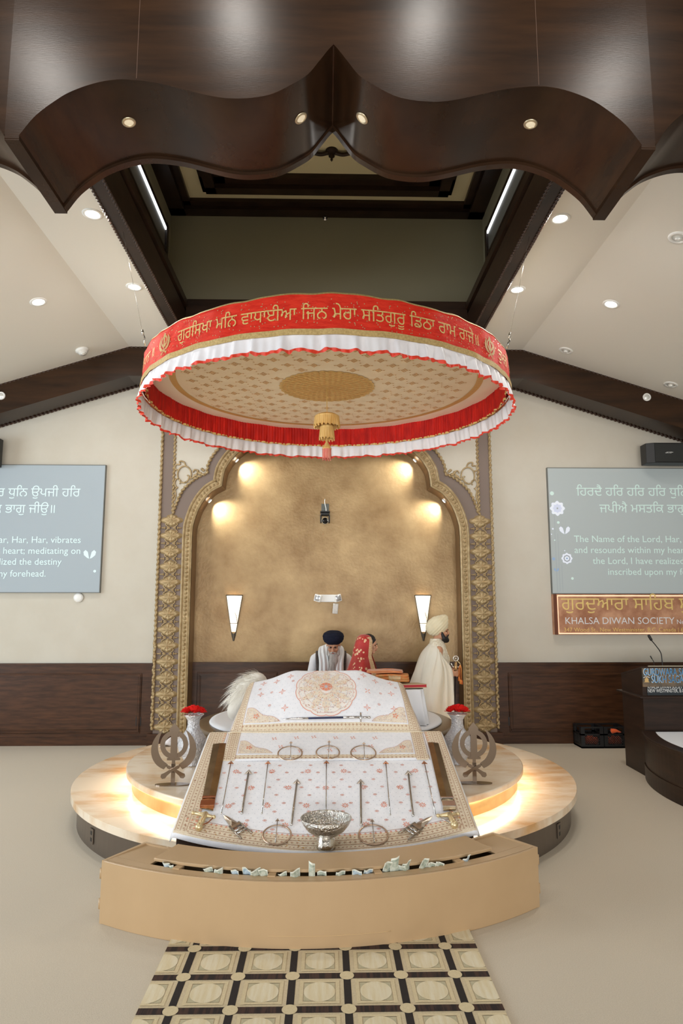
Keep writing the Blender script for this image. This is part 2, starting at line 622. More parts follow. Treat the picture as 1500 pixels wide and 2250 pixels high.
# beam along the back wall, following the ceiling
YB = 9.222
m = MB()
def beam_half(s):
    xs = [(0.0, 0.0), (XC - 0.12, 0.0), (XC, 0.0), (9.0, SL * (9 - XC))]
    for (xa, da), (xb, db) in zip(xs, xs[1:]):
        v = []
        for x, d in ((xa, da), (xb, db)):
            v += [(s * x, YB, 5.05 - d), (s * x, YW + .02, 5.05 - d), (s * x, YW + .02, ZC + .02 - d), (s * x, YB, ZC + .02 - d)]
        m.add(v, [(0, 1, 5, 4), (1, 2, 6, 5), (2, 3, 7, 6), (3, 0, 4, 7), (0, 3, 2, 1), (4, 5, 6, 7)])
beam_half(-1); beam_half(1)
t4 = struct('trim_4', m, WOODV)
m = MB()
for s in (-1, 1):
    for (y, z) in ((YB + .01, ZC - .008), (YW - .03, 5.045)):
        rope(m, [(s * 1.6, y, z), (s * XC, y, z), (s * 6.2, y, z - SL * (6.2 - XC))], 0.013, 0.06, n=5, per=6)
part_s('rope_edge', m, ROPEW, t4)

# ------------------------------------------------------------------ wainscot
def panel_frame(m, x0, x1, z0, z1, y, w=0.05, d=0.02):
    for k, (ww, dd) in enumerate(((w, d * 0.55), (w * 0.45, d))):
        o = 0 if k == 0 else w * 0.3
        a0, a1, b0, b1 = x0 + o, x1 - o, z0 + o, z1 - o
        m.box((a0, y - dd, b1 - ww), (a1, y, b1)); m.box((a0, y - dd, b0), (a1, y, b0 + ww))
        m.box((a0, y - dd, b0 + ww), (a0 + ww, y, b1 - ww)); m.box((a1 - ww, y - dd, b0 + ww), (a1, y, b1 - ww))

for i, (a, b, panels, y) in enumerate(((-9, -2.28, ((-7.1, -4.86), (-4.72, -2.53)), YW), (2.28, 9, ((2.53, 4.72), (4.86, 7.1)), YW),
                                       (-1.95, 1.95, ((-1.80, -0.68), (-0.56, 0.56), (0.68, 1.80)), YN))):
    m = MB().box((a, y - 0.03, 0), (b, y, 1.09))
    m.box((a, y - 0.045, 1.065), (b, y, 1.09))
    w = struct('trim_%d' % (5 + i), m, WOOD)
    for (p, q) in panels:
        part_s('panel_moulding', panel_frame(k := MB(), p, q, 0.155, 0.955, y - 0.03) or k, WOOD, w, bevel=0.004, seg=1)
for nm, a, b, y in (('baseboard_left', -9, -2.40, YW), ('baseboard_right', 2.40, 9, YW), ('baseboard_niche', -1.9, 1.9, YN)):
    struct(nm, MB().box((a, y - 0.05, 0), (b, y - 0.03, 0.11)), WOOD)

# ------------------------------------------------------------------ scalloped bulkhead
CB = 0.033
half = [(0, 5.20), (0.03, 5.165), (0.088, 5.083), (0.15, 5.0), (0.223, 4.945), (0.357, 4.868), (0.48, 4.838), (0.611, 4.831), (0.72, 4.845), (0.84, 4.874), (1.029, 4.922),
        (1.217, 4.944), (1.33, 4.935), (1.429, 4.908), (1.53, 4.865), (1.61, 4.814), (1.736, 4.703), (1.827, 4.572)]
half = [(p.x, p.y) for p in spline([(a, b, 0) for a, b in half], 4)]
NF, FFAR = 3.67, 4.38
bulk = thing('scalloped_bulkhead', 'dark walnut scalloped bulkhead with rippling underside hanging across the top of the hall', 'bulkhead', (CB, 3.67, 4.57))
POSTW = 0.085
cent = [(-x, z) for x, z in reversed(half)] + half[1:]
def bulk_segment(prof, M, pref):
    """prof: list of (x, z) with the wave; local y runs from the hall face to the far edge"""
    D = FFAR - NF
    top = 6.9
    # face of the bulkhead
    m = MB(); n = len(prof)
    vs = []; fs = []
    for (x, z) in prof: vs += [(x, 0, z), (x, 0, top)]
    fs = [(2 * i, 2 * i + 2, 2 * i + 3, 2 * i + 1) for i in range(n - 1)]
    m.add(vs, fs, M)
    k = [(x, 0.03, z) for x, z in prof]
    if pref == 'c':
        for s in (-1, 1):
            e = s * half[-1][0]; g = e + s * POSTW
            q = [(e, 0, half[-1][1] - .02), (g, 0, half[-1][1] - .02), (g, 0, top), (e, 0, top)]
            m.add(q if s > 0 else q[::-1], [(0, 1, 2, 3)], M)
    fo = m.build('fascia', WOODV, bulk)
    m = MB(); vs = []
    for (x, z) in prof: vs += [(x, 0.0, z), (x, D, z)]
    m.add(vs, [(2 * i + 1, 2 * i + 3, 2 * i + 2, 2 * i) for i in range(n - 1)], M, smooth=True)
    so = m.build('rippled_soffit', WOODV, bulk)
    m = MB(); vs = []
    for (x, z) in prof: vs += [(x, D, z), (x, D + .03, z), (x, D, top), (x, D + .03, top)]
    fs = []
    for i in range(n - 1):
        a = 4 * i; b = 4 * i + 4
        fs += [(a, a + 1, b + 1, b), (a + 1, a + 3, b + 3, b + 1), (a, b, b + 2, a + 2)]
    m.add(vs, fs, M)
    m.build('back_board', WOODV, bulk)
    m = MB()
    def lip(y0, y1, h, e):
        v = []
        for (x, z) in prof: v += [(x, y0, z + .004), (x, y0, z - h), (x, y1, z - h), (x, y1, z + .004)]
        f = []
        for i in range(n - 1):
            a = 4 * i; b = a + 4
            f += [(a, a + 1, b + 1, b), (a + 1, a + 2, b + 2, b + 1), (a + 2, a + 3, b + 3, b + 2)]
        m.add(v, f, M, smooth=False)
    lip(D - 0.02, D + 0.035, 0.022, 0)
    lip(-0.006, 0.004, 0.006, 0)
    m.build('edge_strip', WOODV, bulk)
bulk_segment(cent, Matrix.Translation((CB, NF, 0)), 'c')
XE = half[-1][0]
for s in (-1, 1):
    px = CB + s * XE
    m = MB()
    zb = half[-1][1] - 0.01
    a, b = (px, px + s * POSTW)
    m.box((min(a, b), NF + 0.002, zb - .02), (max(a, b), FFAR + 0.04, 5.4))
    m.build('corner_post', WOODV, bulk)
    # neighbouring scallop turned away from the hall
    pr = [(s * (XE - x), z) for x, z in reversed(half)]
    if s < 0: pr = pr[::-1]
    q = math.radians(2)
    M = Matrix(((cos(q), 0, 0, px + s * POSTW), (s * sin(q), 1, 0, NF), (0, 0, 1, 0), (0, 0, 0, 1)))
    bulk_segment(pr, M, 's')
# vertical seams in the veneer, a plain paler line
SEAM = mat('seam_shadow_line', (92, 66, 50), 0.5)
for x in (-1.165, 1.23):
    MB().box((CB + x - .0015, NF - .0015, 4.95), (CB + x + .0015, NF + .001, 6.9)).build('veneer_seam', SEAM, bulk)

# small round downlights in the rippled soffit
def soff(x):   # z and slope of the wave
    z = interp([(h[0], h[1]) for h in half], abs(x))
    z2 = interp([(h[0], h[1]) for h in half], abs(x) + .01)
    return z, (z2 - z) / .01 * (1 if x >= 0 else -1)
nm = ['leftmost', 'second from left', 'third from left', 'rightmost']
for i, (px, py) in enumerate(((283, 268), (661, 259), (795, 259), (1165, 272))):
    zz = 4.9
    for _ in range(8):
        p = at_z(px, py, zz); zz, sl = soff(p.x - CB)
    t = thing('recessed_downlight', ['brass-rimmed round downlight in the left crest of the wooden bulkhead', 'small round downlight left of the bulkhead peak', 'small round downlight right of the bulkhead peak',
                                     'brass-rimmed round downlight in the right crest of the wooden bulkhead'][i], 'downlight', (p.x, p.y, zz), 0, 'downlights in the wooden bulkhead')
    M = frame((p.x, p.y, zz - .002), (1, 0, sl), (0, 1, 0))
    M = M @ Matrix.Rotation(PI, 4, 'X')
    MB().lathe([(.030, 0), (.031, .006), (.037, .007), (.044, .004), (.045, 0)], 28, M).build('trim_ring', NICKEL, t)
    MB().lathe([(0, .004), (.02, .004), (.031, .002)], 24, M).build('lens', DIM, t)
# ------------------------------------------------------------------ niche surround
arch = thing('niche_arch_surround', 'tall gold and mauve grey carved arch surround framing the gold plaster niche', 'arch', (0, YA, 0))
hl = [(-1.876, 0.0), (-1.876, 2.85)] + [tuple(p[:2]) for p in spline([(-1.873, 2.9, 0), (-1.859, 3.023, 0), (-1.782, 3.25, 0), (-1.646, 3.446, 0), (-1.476, 3.552, 0)], 5)] + \
     [tuple(p[:2]) for p in spline([(-1.466, 3.66, 0), (-1.43, 3.808, 0), (-1.305, 3.988, 0), (-1.1, 4.15, 0), (-.82, 4.27, 0), (-.62, 4.31, 0)], 4)] + \
     [tuple(p[:2]) for p in spline([(-.6, 4.40, 0), (-.45, 4.50, 0), (-.2, 4.60, 0), (0, 4.72, 0)], 4)]
inner = hl + [(-x, z) for x, z in reversed(hl[:-1])]

def offset(path, d):
    out = []
    n = len(path)
    for i, p in enumerate(path):
        t0 = Vector(path[i]) - Vector(path[i - 1]) if i > 0 else None
        t1 = Vector(path[i + 1]) - Vector(p) if i < n - 1 else None
        t0 = t0 if t0 is not None else t1; t1 = t1 if t1 is not None else t0
        n0 = Vector((-t0.y, t0.x)).normalized(); n1 = Vector((-t1.y, t1.x)).normalized()
        k = n0 + n1
        if k.length < 0.3: k = n0
        k.normalize()
        out.append(Vector(p) + k * (d / max(0.55, k.dot(n0))))
    return [(p.x, p.y) for p in out]

WF = wallframe(0, YA, 0)
outer = [(-2.335, 0.12), (-2.335, 5.03), (2.335, 5.03), (2.335, 0.12)]
# backing plate: two legs and the head, one continuous board
poly = [(-2.335, 0.0)] + inner[:1] + inner[1:] + [(2.335, 0.0), (2.335, 5.03), (-2.335, 5.03)]
m = MB().prism(poly, -0.12, 0, WF)
m.build('backing_board', GREY, arch)
# deep reveal towards the niche wall
m = MB()
vs = []
for (x, z) in offset(inner, -.006): vs += [(x, YA - 0.05, z), (x, YN, z)]
m.add(vs, [(2 * i, 2 * i + 1, 2 * i + 3, 2 * i + 2) for i in range(len(inner) - 1)], smooth=False)
m.build('reveal', mat('bronze_reveal', (120, 92, 60), 0.4, 0.3), arch)
# gold band with a row of rosettes
def sweep(path, prof, M):
    """prof: list of (offset outwards, height)"""
    m = MB()
    rings = [offset(path, o) for o, h in prof]
    n = len(path); k = len(prof)
    vs = []
    for i in range(n):
        for j in range(k): vs.append((rings[j][i][0], rings[j][i][1], prof[j][1]))
    fs = [(i * k + j, (i + 1) * k + j, (i + 1) * k + j + 1, i * k + j + 1) for i in range(n - 1) for j in range(k - 1)]
    m.add(vs, fs, M)
    return m
dense = []
for a, b in zip(inner, inner[1:]):
    dense.append(a)
dense.append(inner[-1])
prof = [(0, 0), (0, .05), (.022, .062), (.03, .045), (.036, .036), (.102, .036), (.108, .05), (.122, .058), (.137, .05), (.137, 0)]
sweep(dense, prof, WF).build('gold_band', GOLD, arch)
mid = offset(inner, 0.069)
m = MB()
L = 0.0; step_ = 0.058; nxt_ = 0.02
for a, b in zip(mid, mid[1:]):
    a = Vector(a); b = Vector(b); d = (b - a).length
    while nxt_ <= L + d:
        p = a.lerp(b, (nxt_ - L) / d)
        m.lathe([(.027, .034), (.024, .043), (.015, .044), (.013, .05), (0, .054)], 8, WF @ Matrix.Translation((p.x, p.y, 0)))
        nxt_ += step_
    L += d
m.build('rosette_row', GOLD, arch)
# twisted ropes
for s in (-1, 1):
    m = rope(MB(), [(s * 2.345, YA - .015, .22), (s * 2.345, YA - .015, 5.0)], 0.016, 0.07, n=6, per=7)
    m.tube([(s * 2.345, YA - .005, .22), (s * 2.345, YA - .005, 5.0)], .017, 6)
    for k in range(26):   # leafy lower stretch
        z = .24 + k * .045
        m.ell((s * (2.345 + .010 * sin(k * 2.3)), YA - .026, z), (.018, .014, .026), 8, 6)
    m.build('outer_rope', GOLD, arch)
    m = rope(MB(), [(s * 2.165, YA - .012, 3.16), (s * 2.165, YA - .012, 5.0)], 0.016, 0.06, n=6, per=7)
    m.build('inner_rope', GOLD, arch)
    ro = [(-2.163, 3.165), (-2.12, 3.30), (-2.045, 3.477), (-1.97, 3.57), (-1.89, 3.642), (-1.79, 3.705), (-1.699, 3.741)]
    ro2 = [(-1.699, 3.741), (-1.695, 3.80), (-1.684, 3.873), (-1.61, 4.02), (-1.46, 4.19), (-1.2, 4.36), (-.9, 4.48), (-.6, 4.55), (-.3, 4.72), (0, 4.93)]
    P = [(s * -p.x, YA - .012, p.y) for p in spline([(a, b, 0) for a, b in ro], 5)] + [(s * -p.x, YA - .012, p.y) for p in spline([(a, b, 0) for a, b in ro2], 5)][1:]
    rope(MB(), P, 0.017, 0.06, n=6, per=7).build('arch_rope', GOLD, arch)
    # cream spandrel between the ropes
    sp = [(p[0], p[2]) for p in P] + [(0, 5.0), (s * 2.16, 5.0)]
    MB().prism(sp, 0.0, 0.006, WF).build('spandrel', WALL, arch)
    # scroll ornament in the spandrel corner
    m = MB()
    cx, cz = s * 2.03, 3.74
    def sc(pts, r=.011):
        m.tube([(s * -a, YA - .02, b) for a, b in [(p.x, p.y) for p in spline([(x, z, 0) for x, z in pts], 6)]], [r * .6] + [r] * ((len(pts) - 1) * 6 - 1) + [r * .5], 6)
    ring = [(-2.02 + .10 * cos(w) * (1 - .1 * k / 12), 3.72 + .12 * sin(w)) for k, w in enumerate([PI * 2 * i / 12 - .6 for i in range(12)])]
    sc(ring)
    sc([(-2.12, 3.52), (-2.15, 3.60), (-2.12, 3.66), (-2.07, 3.63), (-2.08, 3.58)])
    sc([(-2.11, 3.78), (-2.15, 3.80), (-2.14, 3.86), (-2.08, 3.86)])
    sc([(-1.93, 3.66), (-1.88, 3.69), (-1.83, 3.76), (-1.87, 3.79), (-1.90, 3.75)])
    sc([(-2.0, 3.84), (-2.03, 3.90), (-2.09, 3.91), (-2.08, 3.86)])
    sc([(-2.02, 3.60), (-1.97, 3.63), (-1.95, 3.69), (-1.98, 3.71)])
    sc([(-2.15, 3.34), (-2.13, 3.42), (-2.14, 3.50), (-2.10, 3.54)])
    for k in range(7):
        q = k / 6
        m.ell((s * (1.75 + .12 * q), YA - .02, 3.78 - .06 * q + .03 * sin(k * 2)), (.022, .015, .02), 8, 6)
    m.build('scroll_ornament', GOLD, arch)
# medallion columns
def relief(n, rad, hgt, rings):
    m = MB(); vs = [(0, 0, hgt(0, 0))]; fs = []
    for j in range(1, rings + 1):
        for i in range(n):
            w = 2 * PI * i / n; q = j / rings
            r = rad(w) * q
            vs.append((r * cos(w), r * sin(w), hgt(q, w)))
    for i in range(n): fs.append((0, 1 + i, 1 + (i + 1) % n))
    for j in range(rings - 1):
        for i in range(n):
            a = 1 + j * n; b = a + n
            fs.append((a + i, b + i, b + (i + 1) % n, a + (i + 1) % n))
    return vs, fs
def mrad(w):
    c = abs(cos(w))
    return 0.092 * (1 + .05 * cos(8 * w)) + 0.062 * max(0, (c - .86) / .14) ** 1.3
def mhgt(q, w):
    return 0.004 + 0.03 * (1 - q ** 2.2) + .012 * math.exp(-((q - .72) / .09) ** 2) + .012 * math.exp(-(q / .13) ** 2) + .006 * cos(8 * w) * sin(PI * q) * (q > .3) - .004 * (1 if q >= 1 else 0)
mv, mf = relief(64, mrad, mhgt, 12)
proto = None; cproto = None
for s in (-1, 1):
    for k in range(14):
        z = 3.065 - k * 0.2165
        if proto is None:
            proto = MB().add(mv, mf, WF @ Matrix.Translation((s * 2.175, z, 0)), smooth=True)
            p0 = (s * 2.175, z)
            proto = proto.build('medallion', GOLD, arch)
        else:
            c = proto.copy(); COL.objects.link(c); c.parent = arch
            c.location = (s * 2.175 - p0[0], 0, z - p0[1])
        if k < 13:
            if cproto is None:
                m = MB(); zc = z - .108
                for a in (-1, 1):
                    for b in (-1, 1):
                        P = spline([(a * .02, 0, b * .005), (a * .055, -.0, b * .02), (a * .085, 0, b * .055), (a * .06, 0, b * .066), (a * .055, 0, b * .045)], 4)
                        m.tube([(s * 2.175 + p.x, YA - .014, zc + p.z) for p in P], .008, 5)
                    m.ell((s * 2.175 + a * .115, YA - .01, zc), (.032, .012, .01), 8, 5)
                    m.ell((s * 2.175 + a * .09, YA - .012, zc), (.012, .014, .022), 8, 5)
                    m.ell((s * 2.175 + a * .05, YA - .012, zc), (.02, .012, .012), 8, 5)
                c0 = (s * 2.175, zc)
                cproto = m.build('connecting_scroll', GOLD, arch)
            else:
                c = cproto.copy(); COL.objects.link(c); c.parent = arch
                c.location = (s * 2.175 - c0[0], 0, z - .108 - c0[1])
for s in (-1, 1):
    MB().box((min(s * 1.86, s * 2.40), YA - .05, 0), (max(s * 1.86, s * 2.40), YA + .0, .17)).build('plinth', WOOD, arch)

# spotlights set in the arch reveal
for i, (px, py, ax, az, lab) in enumerate(((517, 1009, -.5, 3.2, 'recessed spotlight high in the left lobe of the arch'), (458, 1098, -1.0, 2.6, 'recessed spotlight low on the left shoulder of the arch'),
                                      (914, 1009, .5, 3.2, 'recessed spotlight high in the right lobe of the arch'), (978, 1098, 1.0, 2.6, 'recessed spotlight low on the right shoulder of the arch'))):
    p = at_y(px, py, 9.66)
    s = -1 if p.x < 0 else 1
    t = thing('arch_spotlight', lab, 'spotlight', p, 0, 'spotlights in the arch')
    aim = Vector((ax, 9.84, az))
    d = Vector((-s * .72, .0, -.69)).normalized()
    p = p + d * .035
    xx = Vector((0, 1, 0)); yy = d.cross(xx)
    M = frame(p - d * .012, xx, yy, d)
    MB().lathe([(.030, -.01), (.036, 0), (.036, .012), (.030, .014), (.028, .006)], 20, M).build('trim_ring', WHITE, t)
    MB().lathe([(0, .008), (.03, .006)], 20, M).build('lens', LIT, t)
    lo = lamp('arch_spot', 'SPOT', p + d * .03 + Vector((0, .05, 0)), p + d * .03 + Vector((-s * .55, .29, -.45)), 40, (1, .98, .92), spot_size=math.radians(105), spot_blend=0.9, shadow_soft_size=.02)
    lo.parent = t; lo.matrix_parent_inverse = Matrix.Translation(-p)

# ------------------------------------------------------------------ ceiling fittings
def on_ceiling(px, py):
    d = ray(px, py); o = Vector((0, 0, EYE))
    p = o + d * ((ZC - EYE) / d.z)
    if abs(p.x) > XC:
        s = 1 if p.x > 0 else -1
        # plane z = ZC - SL*(s*x - XC)
        t = (ZC + SL * XC - EYE) / (d.z + SL * s * d.x)
        p = o + d * t
        nrm = Vector((-s * SL, 0, -1)).normalized()
    else: nrm = Vector((0, 0, -1))
    return p, nrm
def normal_frame(p, n):
    y = Vector((0, 1, 0)); x = y.cross(n).normalized(); y = n.cross(x)
    return frame(p, x, y, n)
lights = [((203, 470), 'lit recessed downlight in the left ceiling, nearest the bulkhead'), ((295, 630), 'lit recessed downlight in the left ceiling beside the canopy wire'),
          ((84, 663), 'lit recessed downlight on the outer slope of the left ceiling'), ((1230, 480), 'lit recessed downlight in the right ceiling, nearest the bulkhead'),
          ((1136, 636), 'lit recessed downlight in the right ceiling beside the canopy wire'), ((1342, 668), 'lit recessed downlight on the outer slope of the right ceiling')]
for q, lab in lights:
    p, n = on_ceiling(*q)
    t = thing('ceiling_downlight', lab, 'downlight', p, 0, 'lit ceiling downlights')
    M = normal_frame(p, n)
    MB().lathe([(.062, -.004), (.064, .006), (.075, .010), (.092, .006), (.094, 0)], 32, M).build('trim_ring', WHITE, t)
    MB().lathe([(0, .004), (.05, .004), (.063, .003)], 32, M).build('lens', LIT, t)
    l = lamp('downlight_lamp', 'AREA', p + n * .02, p + n, 20, (1, .97, .93), shape='DISK', size=.12)
    l.parent = t; l.matrix_parent_inverse = Matrix.Translation(-p)
STEELL = mat('clear_bulb', (225, 225, 220), 0.25, 0.3)
for q, lab in (((1243, 770), 'unlit eyeball downlight right of the canopy above the beam'), ((1473, 845), 'unlit eyeball downlight at the far right above the beam'),
               ((1490, 522), 'unlit downlight at the right edge of the ceiling')):
    p, n = on_ceiling(*q)
    t = thing('ceiling_downlight', lab, 'downlight', p, 0, 'unlit ceiling downlights')
    M = normal_frame(p, n)
    MB().lathe([(.058, -.004), (.06, .008), (.072, .012), (.09, .008), (.094, 0)], 28, M).build('trim_ring', WHITE, t)
    m = MB().lathe([(.058, .002), (.05, -.0), (.03, .006), (0, .008)], 24, M); m.cap(M @ Vector((-.01, 0, .01)), .026, M @ Vector((.012, 0, .016)), .02, 10)
    m.build('bulb', STEELL, t)
p, n = on_ceiling(180, 768)
t = thing('ceiling_detector', 'small round ceiling detector left of the canopy above the beam', 'detector', p)
M = normal_frame(p, n)
MB().lathe([(0, 0), (.085, 0), (.088, .02), (.07, .035), (.06, .036), (.055, .06), (0, .066)], 28, M).build('housing', WHITE, t)
MB().lathe([(.02, .062), (.045, .062), (.04, .075), (0, .08)], 20, M).build('sensor_cap', STEELL, t)
for q, lab in (((3, 870), 'round white detector on the left stretch of the beam'), ((1420, 873), 'round white detector on the right stretch of the beam')):
    p = at_y(*q, YB)
    t = thing('beam_detector', lab, 'detector', p)
    M = frame(p, (1, 0, 0), (0, 0, 1), (0, -1, 0))
    MB().lathe([(.055, -.002), (.057, .016), (.045, .022), (.036, .016)], 24, M).build('ring', WHITE, t)
    MB().lathe([(.036, .012), (.02, .02), (0, .022)], 20, M).build('sensor', STEELL, t)
for q, y, lab in (((714, 480), CYU, 'tiny sprinkler head on the dark coffer wall above the canopy'),):
    p = at_y(*q, y)
    t = thing('sprinkler_head', lab, 'sprinkler', p)
    M = frame(p, (1, 0, 0), (0, 0, 1), (0, -1, 0))
    MB().lathe([(.035, 0), (.034, .006), (.01, .008), (.01, .03), (0, .03)], 16, M).build('escutcheon', CHROME, t)
    MB().lathe([(0, .045), (.022, .045), (.022, .048), (0, .05)], 12, M).tube([M @ Vector((0, .012, .02)), M @ Vector((0, 0, .046))], .003, 5).build('deflector', CHROME, t)
# ------------------------------------------------------------------ canopy
RED = mat('red_satin', (218, 52, 30), 0.6, col2=(196, 34, 18), nscale=9, stretch=(1, 1, 4), bump=0.25, bscale=40, bstretch=(1, 1, 3), spec=.25)
REDI = mat('red_pleated_satin', (206, 30, 16), 0.55, col2=(170, 14, 8), nscale=14, stretch=(1, 1, .3), spec=.3)
RIBBON = mat('red_ribbon', (222, 62, 38), 0.5)
GOLDF = mat('gold_brocade', (204, 176, 118), 0.5, 0.25, col2=(176, 148, 92), nscale=60, bump=0.2, bscale=220)
GOLDT = mat('gold_thread', (232, 200, 132), 0.45, 0.15, col2=(206, 168, 96), nscale=90)
GOLDD = mat('dark_gold_thread', (232, 182, 112), 0.5, 0.0, col2=(212, 158, 90), nscale=80)
WSAT = mat('white_satin', (240, 238, 240), 0.45, col2=(232, 228, 230), nscale=5, sheen=0.3)
PEACH = mat('peach_lining', (250, 232, 200), 0.7, col2=(246, 224, 190), nscale=4)
PEACHL = mat('pale_peach_lining', (252, 238, 216), 0.65)

KX, KY = 0.0, 7.0
can = thing('round_canopy', 'large round red and gold fabric canopy with white frills hanging over the dais', 'canopy', (KX, KY, 4.31))
def ring(R, th, z): return (KX + R * sin(th), KY - R * cos(th), z)
def topz(th):
    a = math.degrees(th)
    if a > 180: a -= 360
    return 4.318 + .012 * sm(40, 8, abs(a + 3)) + .014 * sm(24, 4, abs(a + 2)) + .004 * sin(th * 23) + .003 * sin(th * 41 + 1)
def cyl(fn, nu, nv, name, m, **kw):
    return MB().grid(lambda u, v: fn(2 * PI * u, v), nu, nv, cu=True).build(name, m, can, **kw)
def rip(th, v): return .004 * sin(th * 37 + 3 * v) + .003 * sin(th * 61 - 5 * v)
cyl(lambda t, v: ring(1.885 - .012 * v + rip(t, v) * .5, t, 4.012 + (topz(t) - .026 - 4.012) * v), 360, 8, 'red_band', RED)
cyl(lambda t, v: ring(1.899 + rip(t, 0) * .5, t, 3.968 + .05 * v + .003 * sin(t * 29)), 360, 2, 'gold_trim', GOLDF)
cyl(lambda t, v: ring(1.876 - .05 * v * v + rip(t, 1) * .5, t, topz(t) - .03 + .036 * v), 360, 3, 'gold_trim', GOLDF)
# top cover of the canopy
MB().grid(lambda u, v: ring(1.83 * (1 - v) + .001, 2 * PI * u, 4.31 + .10 * sin(PI / 2 * v)), 96, 8, cu=True).build('top_cover', PEACHL, can)

def ruff(t, a, seed):
    return a * (0.5 * sin(t * 61 + seed) + .35 * sin(t * 97 + 2 * seed + 1.3 * sin(t * 7)) + .3 * sin(t * 143 + 3 * seed))
cyl(lambda t, v: ring(1.886 + .020 * v + ruff(t, .022 * (v ** .6) + .004, 1.0), t, 3.978 - .135 * v + .006 * v * sin(t * 31) + .005 * v * sin(t * 53 + 1)), 1080, 5, 'white_frill', WSAT)
def ribz(t): return 3.842 + .006 * sin(t * 31) + .005 * sin(t * 53 + 1)
cyl(lambda t, v: ring(1.912 + ruff(t, .026, 1.0) + .012 * sin(t * 171) * (v - .2), t, ribz(t) + .006 - .026 * v + .006 * sin(t * 131) * v), 1440, 2, 'red_ribbon', RIBBON)
# inner frill
cyl(lambda t, v: ring(1.845 + .004 * sin(t * 310) + ruff(t, .012 * v + .003, 4.2), t, 4.205 - .235 * v), 1440, 4, 'inner_red_frill', REDI)
cyl(lambda t, v: ring(1.842 + ruff(t, .016, 4.2) + .005 * sin(t * 200), t, 3.985 - .02 * v + .006 * sin(t * 47) * v), 1080, 1, 'inner_gold_edge', GOLDT)
# lining
def sag(r): return 4.2 - .03 * (1 - (r / 1.86) ** 2) + .0
def disc(u, v, r0, r1, dz=0):
    r = r0 + (r1 - r0) * v; t = 2 * PI * u
    return (KX + r * sin(t), KY - r * cos(t), sag(r) + dz + .004 * sin(t * 23) * sm(1.55, 1.86, r))
MB().grid(lambda u, v: disc(u, v, 0.0, 1.62), 96, 16, cu=True).build('lining', PEACH, can)
MB().grid(lambda u, v: disc(u, v, 1.62, 1.86), 192, 3, cu=True).build('lining_border', PEACHL, can)
def under(x, y, dz=-.004): return (KX + x, KY + y, sag(math.hypot(x, y)) + dz)
def rhomb(m, fn, cx, cy, a, b, rot=0, mi=0, d=0):
    c, s_ = cos(rot), sin(rot)
    q = [(a, 0), (0, b), (-a, 0), (0, -b)]
    v = [fn(cx + x * c - y * s_, cy + x * s_ + y * c) for x, y in q]
    m.add(v, [(0, 1, 2, 3)], None, mi)
# embroidered motifs of the lining, staggered rows
m = MB()
sx = 0.255
for i in range(-10, 11):
    for j in range(-13, 14):
        x = (i + .5 * (j & 1)) * sx; y = j * .130
        r = math.hypot(x, y)
        if .57 < r < 1.52:
            for dx, dy in ((0, 0), (.024, 0), (-.024, 0), (.012, .018), (-.012, .018), (.012, -.018), (-.012, -.018), (0, .036), (0, -.036), (.046, 0), (-.046, 0)):
                rhomb(m, under, x + dx * 1.15, y + dy * 1.15, .0130, .0095)
        y2 = y + .065; x2 = x + sx * .25
        if .57 < math.hypot(x2, y2) < 1.52 and (i + j) % 2: rhomb(m, under, x2, y2, .012, .008)
m.build('embroidered_motifs', GOLDD, can)
# braid round the lining
m = MB()
m.grid(lambda u, v: disc(u, v, 1.565, 1.635, -.003), 128, 1, cu=True)
o = m.build('braid', mat('braid_gold', (222, 180, 108), .5, .15), can)
m = MB()
for k in range(150):
    t = 2 * PI * k / 150
    rhomb(m, under, 1.60 * sin(t), 1.60 * cos(t), .028, .016, -t + PI / 2)
m.build('braid_pattern', GOLDD, can)
# centre mandala
m = MB(); n = 288
def mr(t): return .49 + .02 * abs(sin(18 * t))
m.grid(lambda u, v: under(mr(2 * PI * u) * v * cos(2 * PI * u), mr(2 * PI * u) * v * sin(2 * PI * u), -.006), n, 6, cu=True)
mand = m.build('mandala', mat('mandala_ground', (236, 198, 128), .5, .0, col2=(222, 178, 104), nscale=40), can)
m = MB()
def u2(x, y): return under(x, y, -.010)
for R, k, a, b in ((.06, 8, .04, .016), (.12, 14, .035, .018), (.18, 20, .035, .02), (.245, 26, .036, .022), (.315, 32, .038, .022), (.385, 40, .038, .022), (.45, 46, .036, .022)):
    for i in range(k):
        t = 2 * PI * (i + .5 * (k % 4 == 0)) / k
        rhomb(m, u2, R * cos(t), R * sin(t), a * .8, b * .8, t)
m.build('mandala_petals', GOLDD, can)
m = MB()
for R in (.03, .09, .15, .215, .28, .35, .42, .475):
    m.grid(lambda u, v: under((R + .006 * v) * cos(2 * PI * u), (R + .006 * v) * sin(2 * PI * u), -.009), 64, 1, cu=True)
m.build('mandala_rings', GOLDT, can)

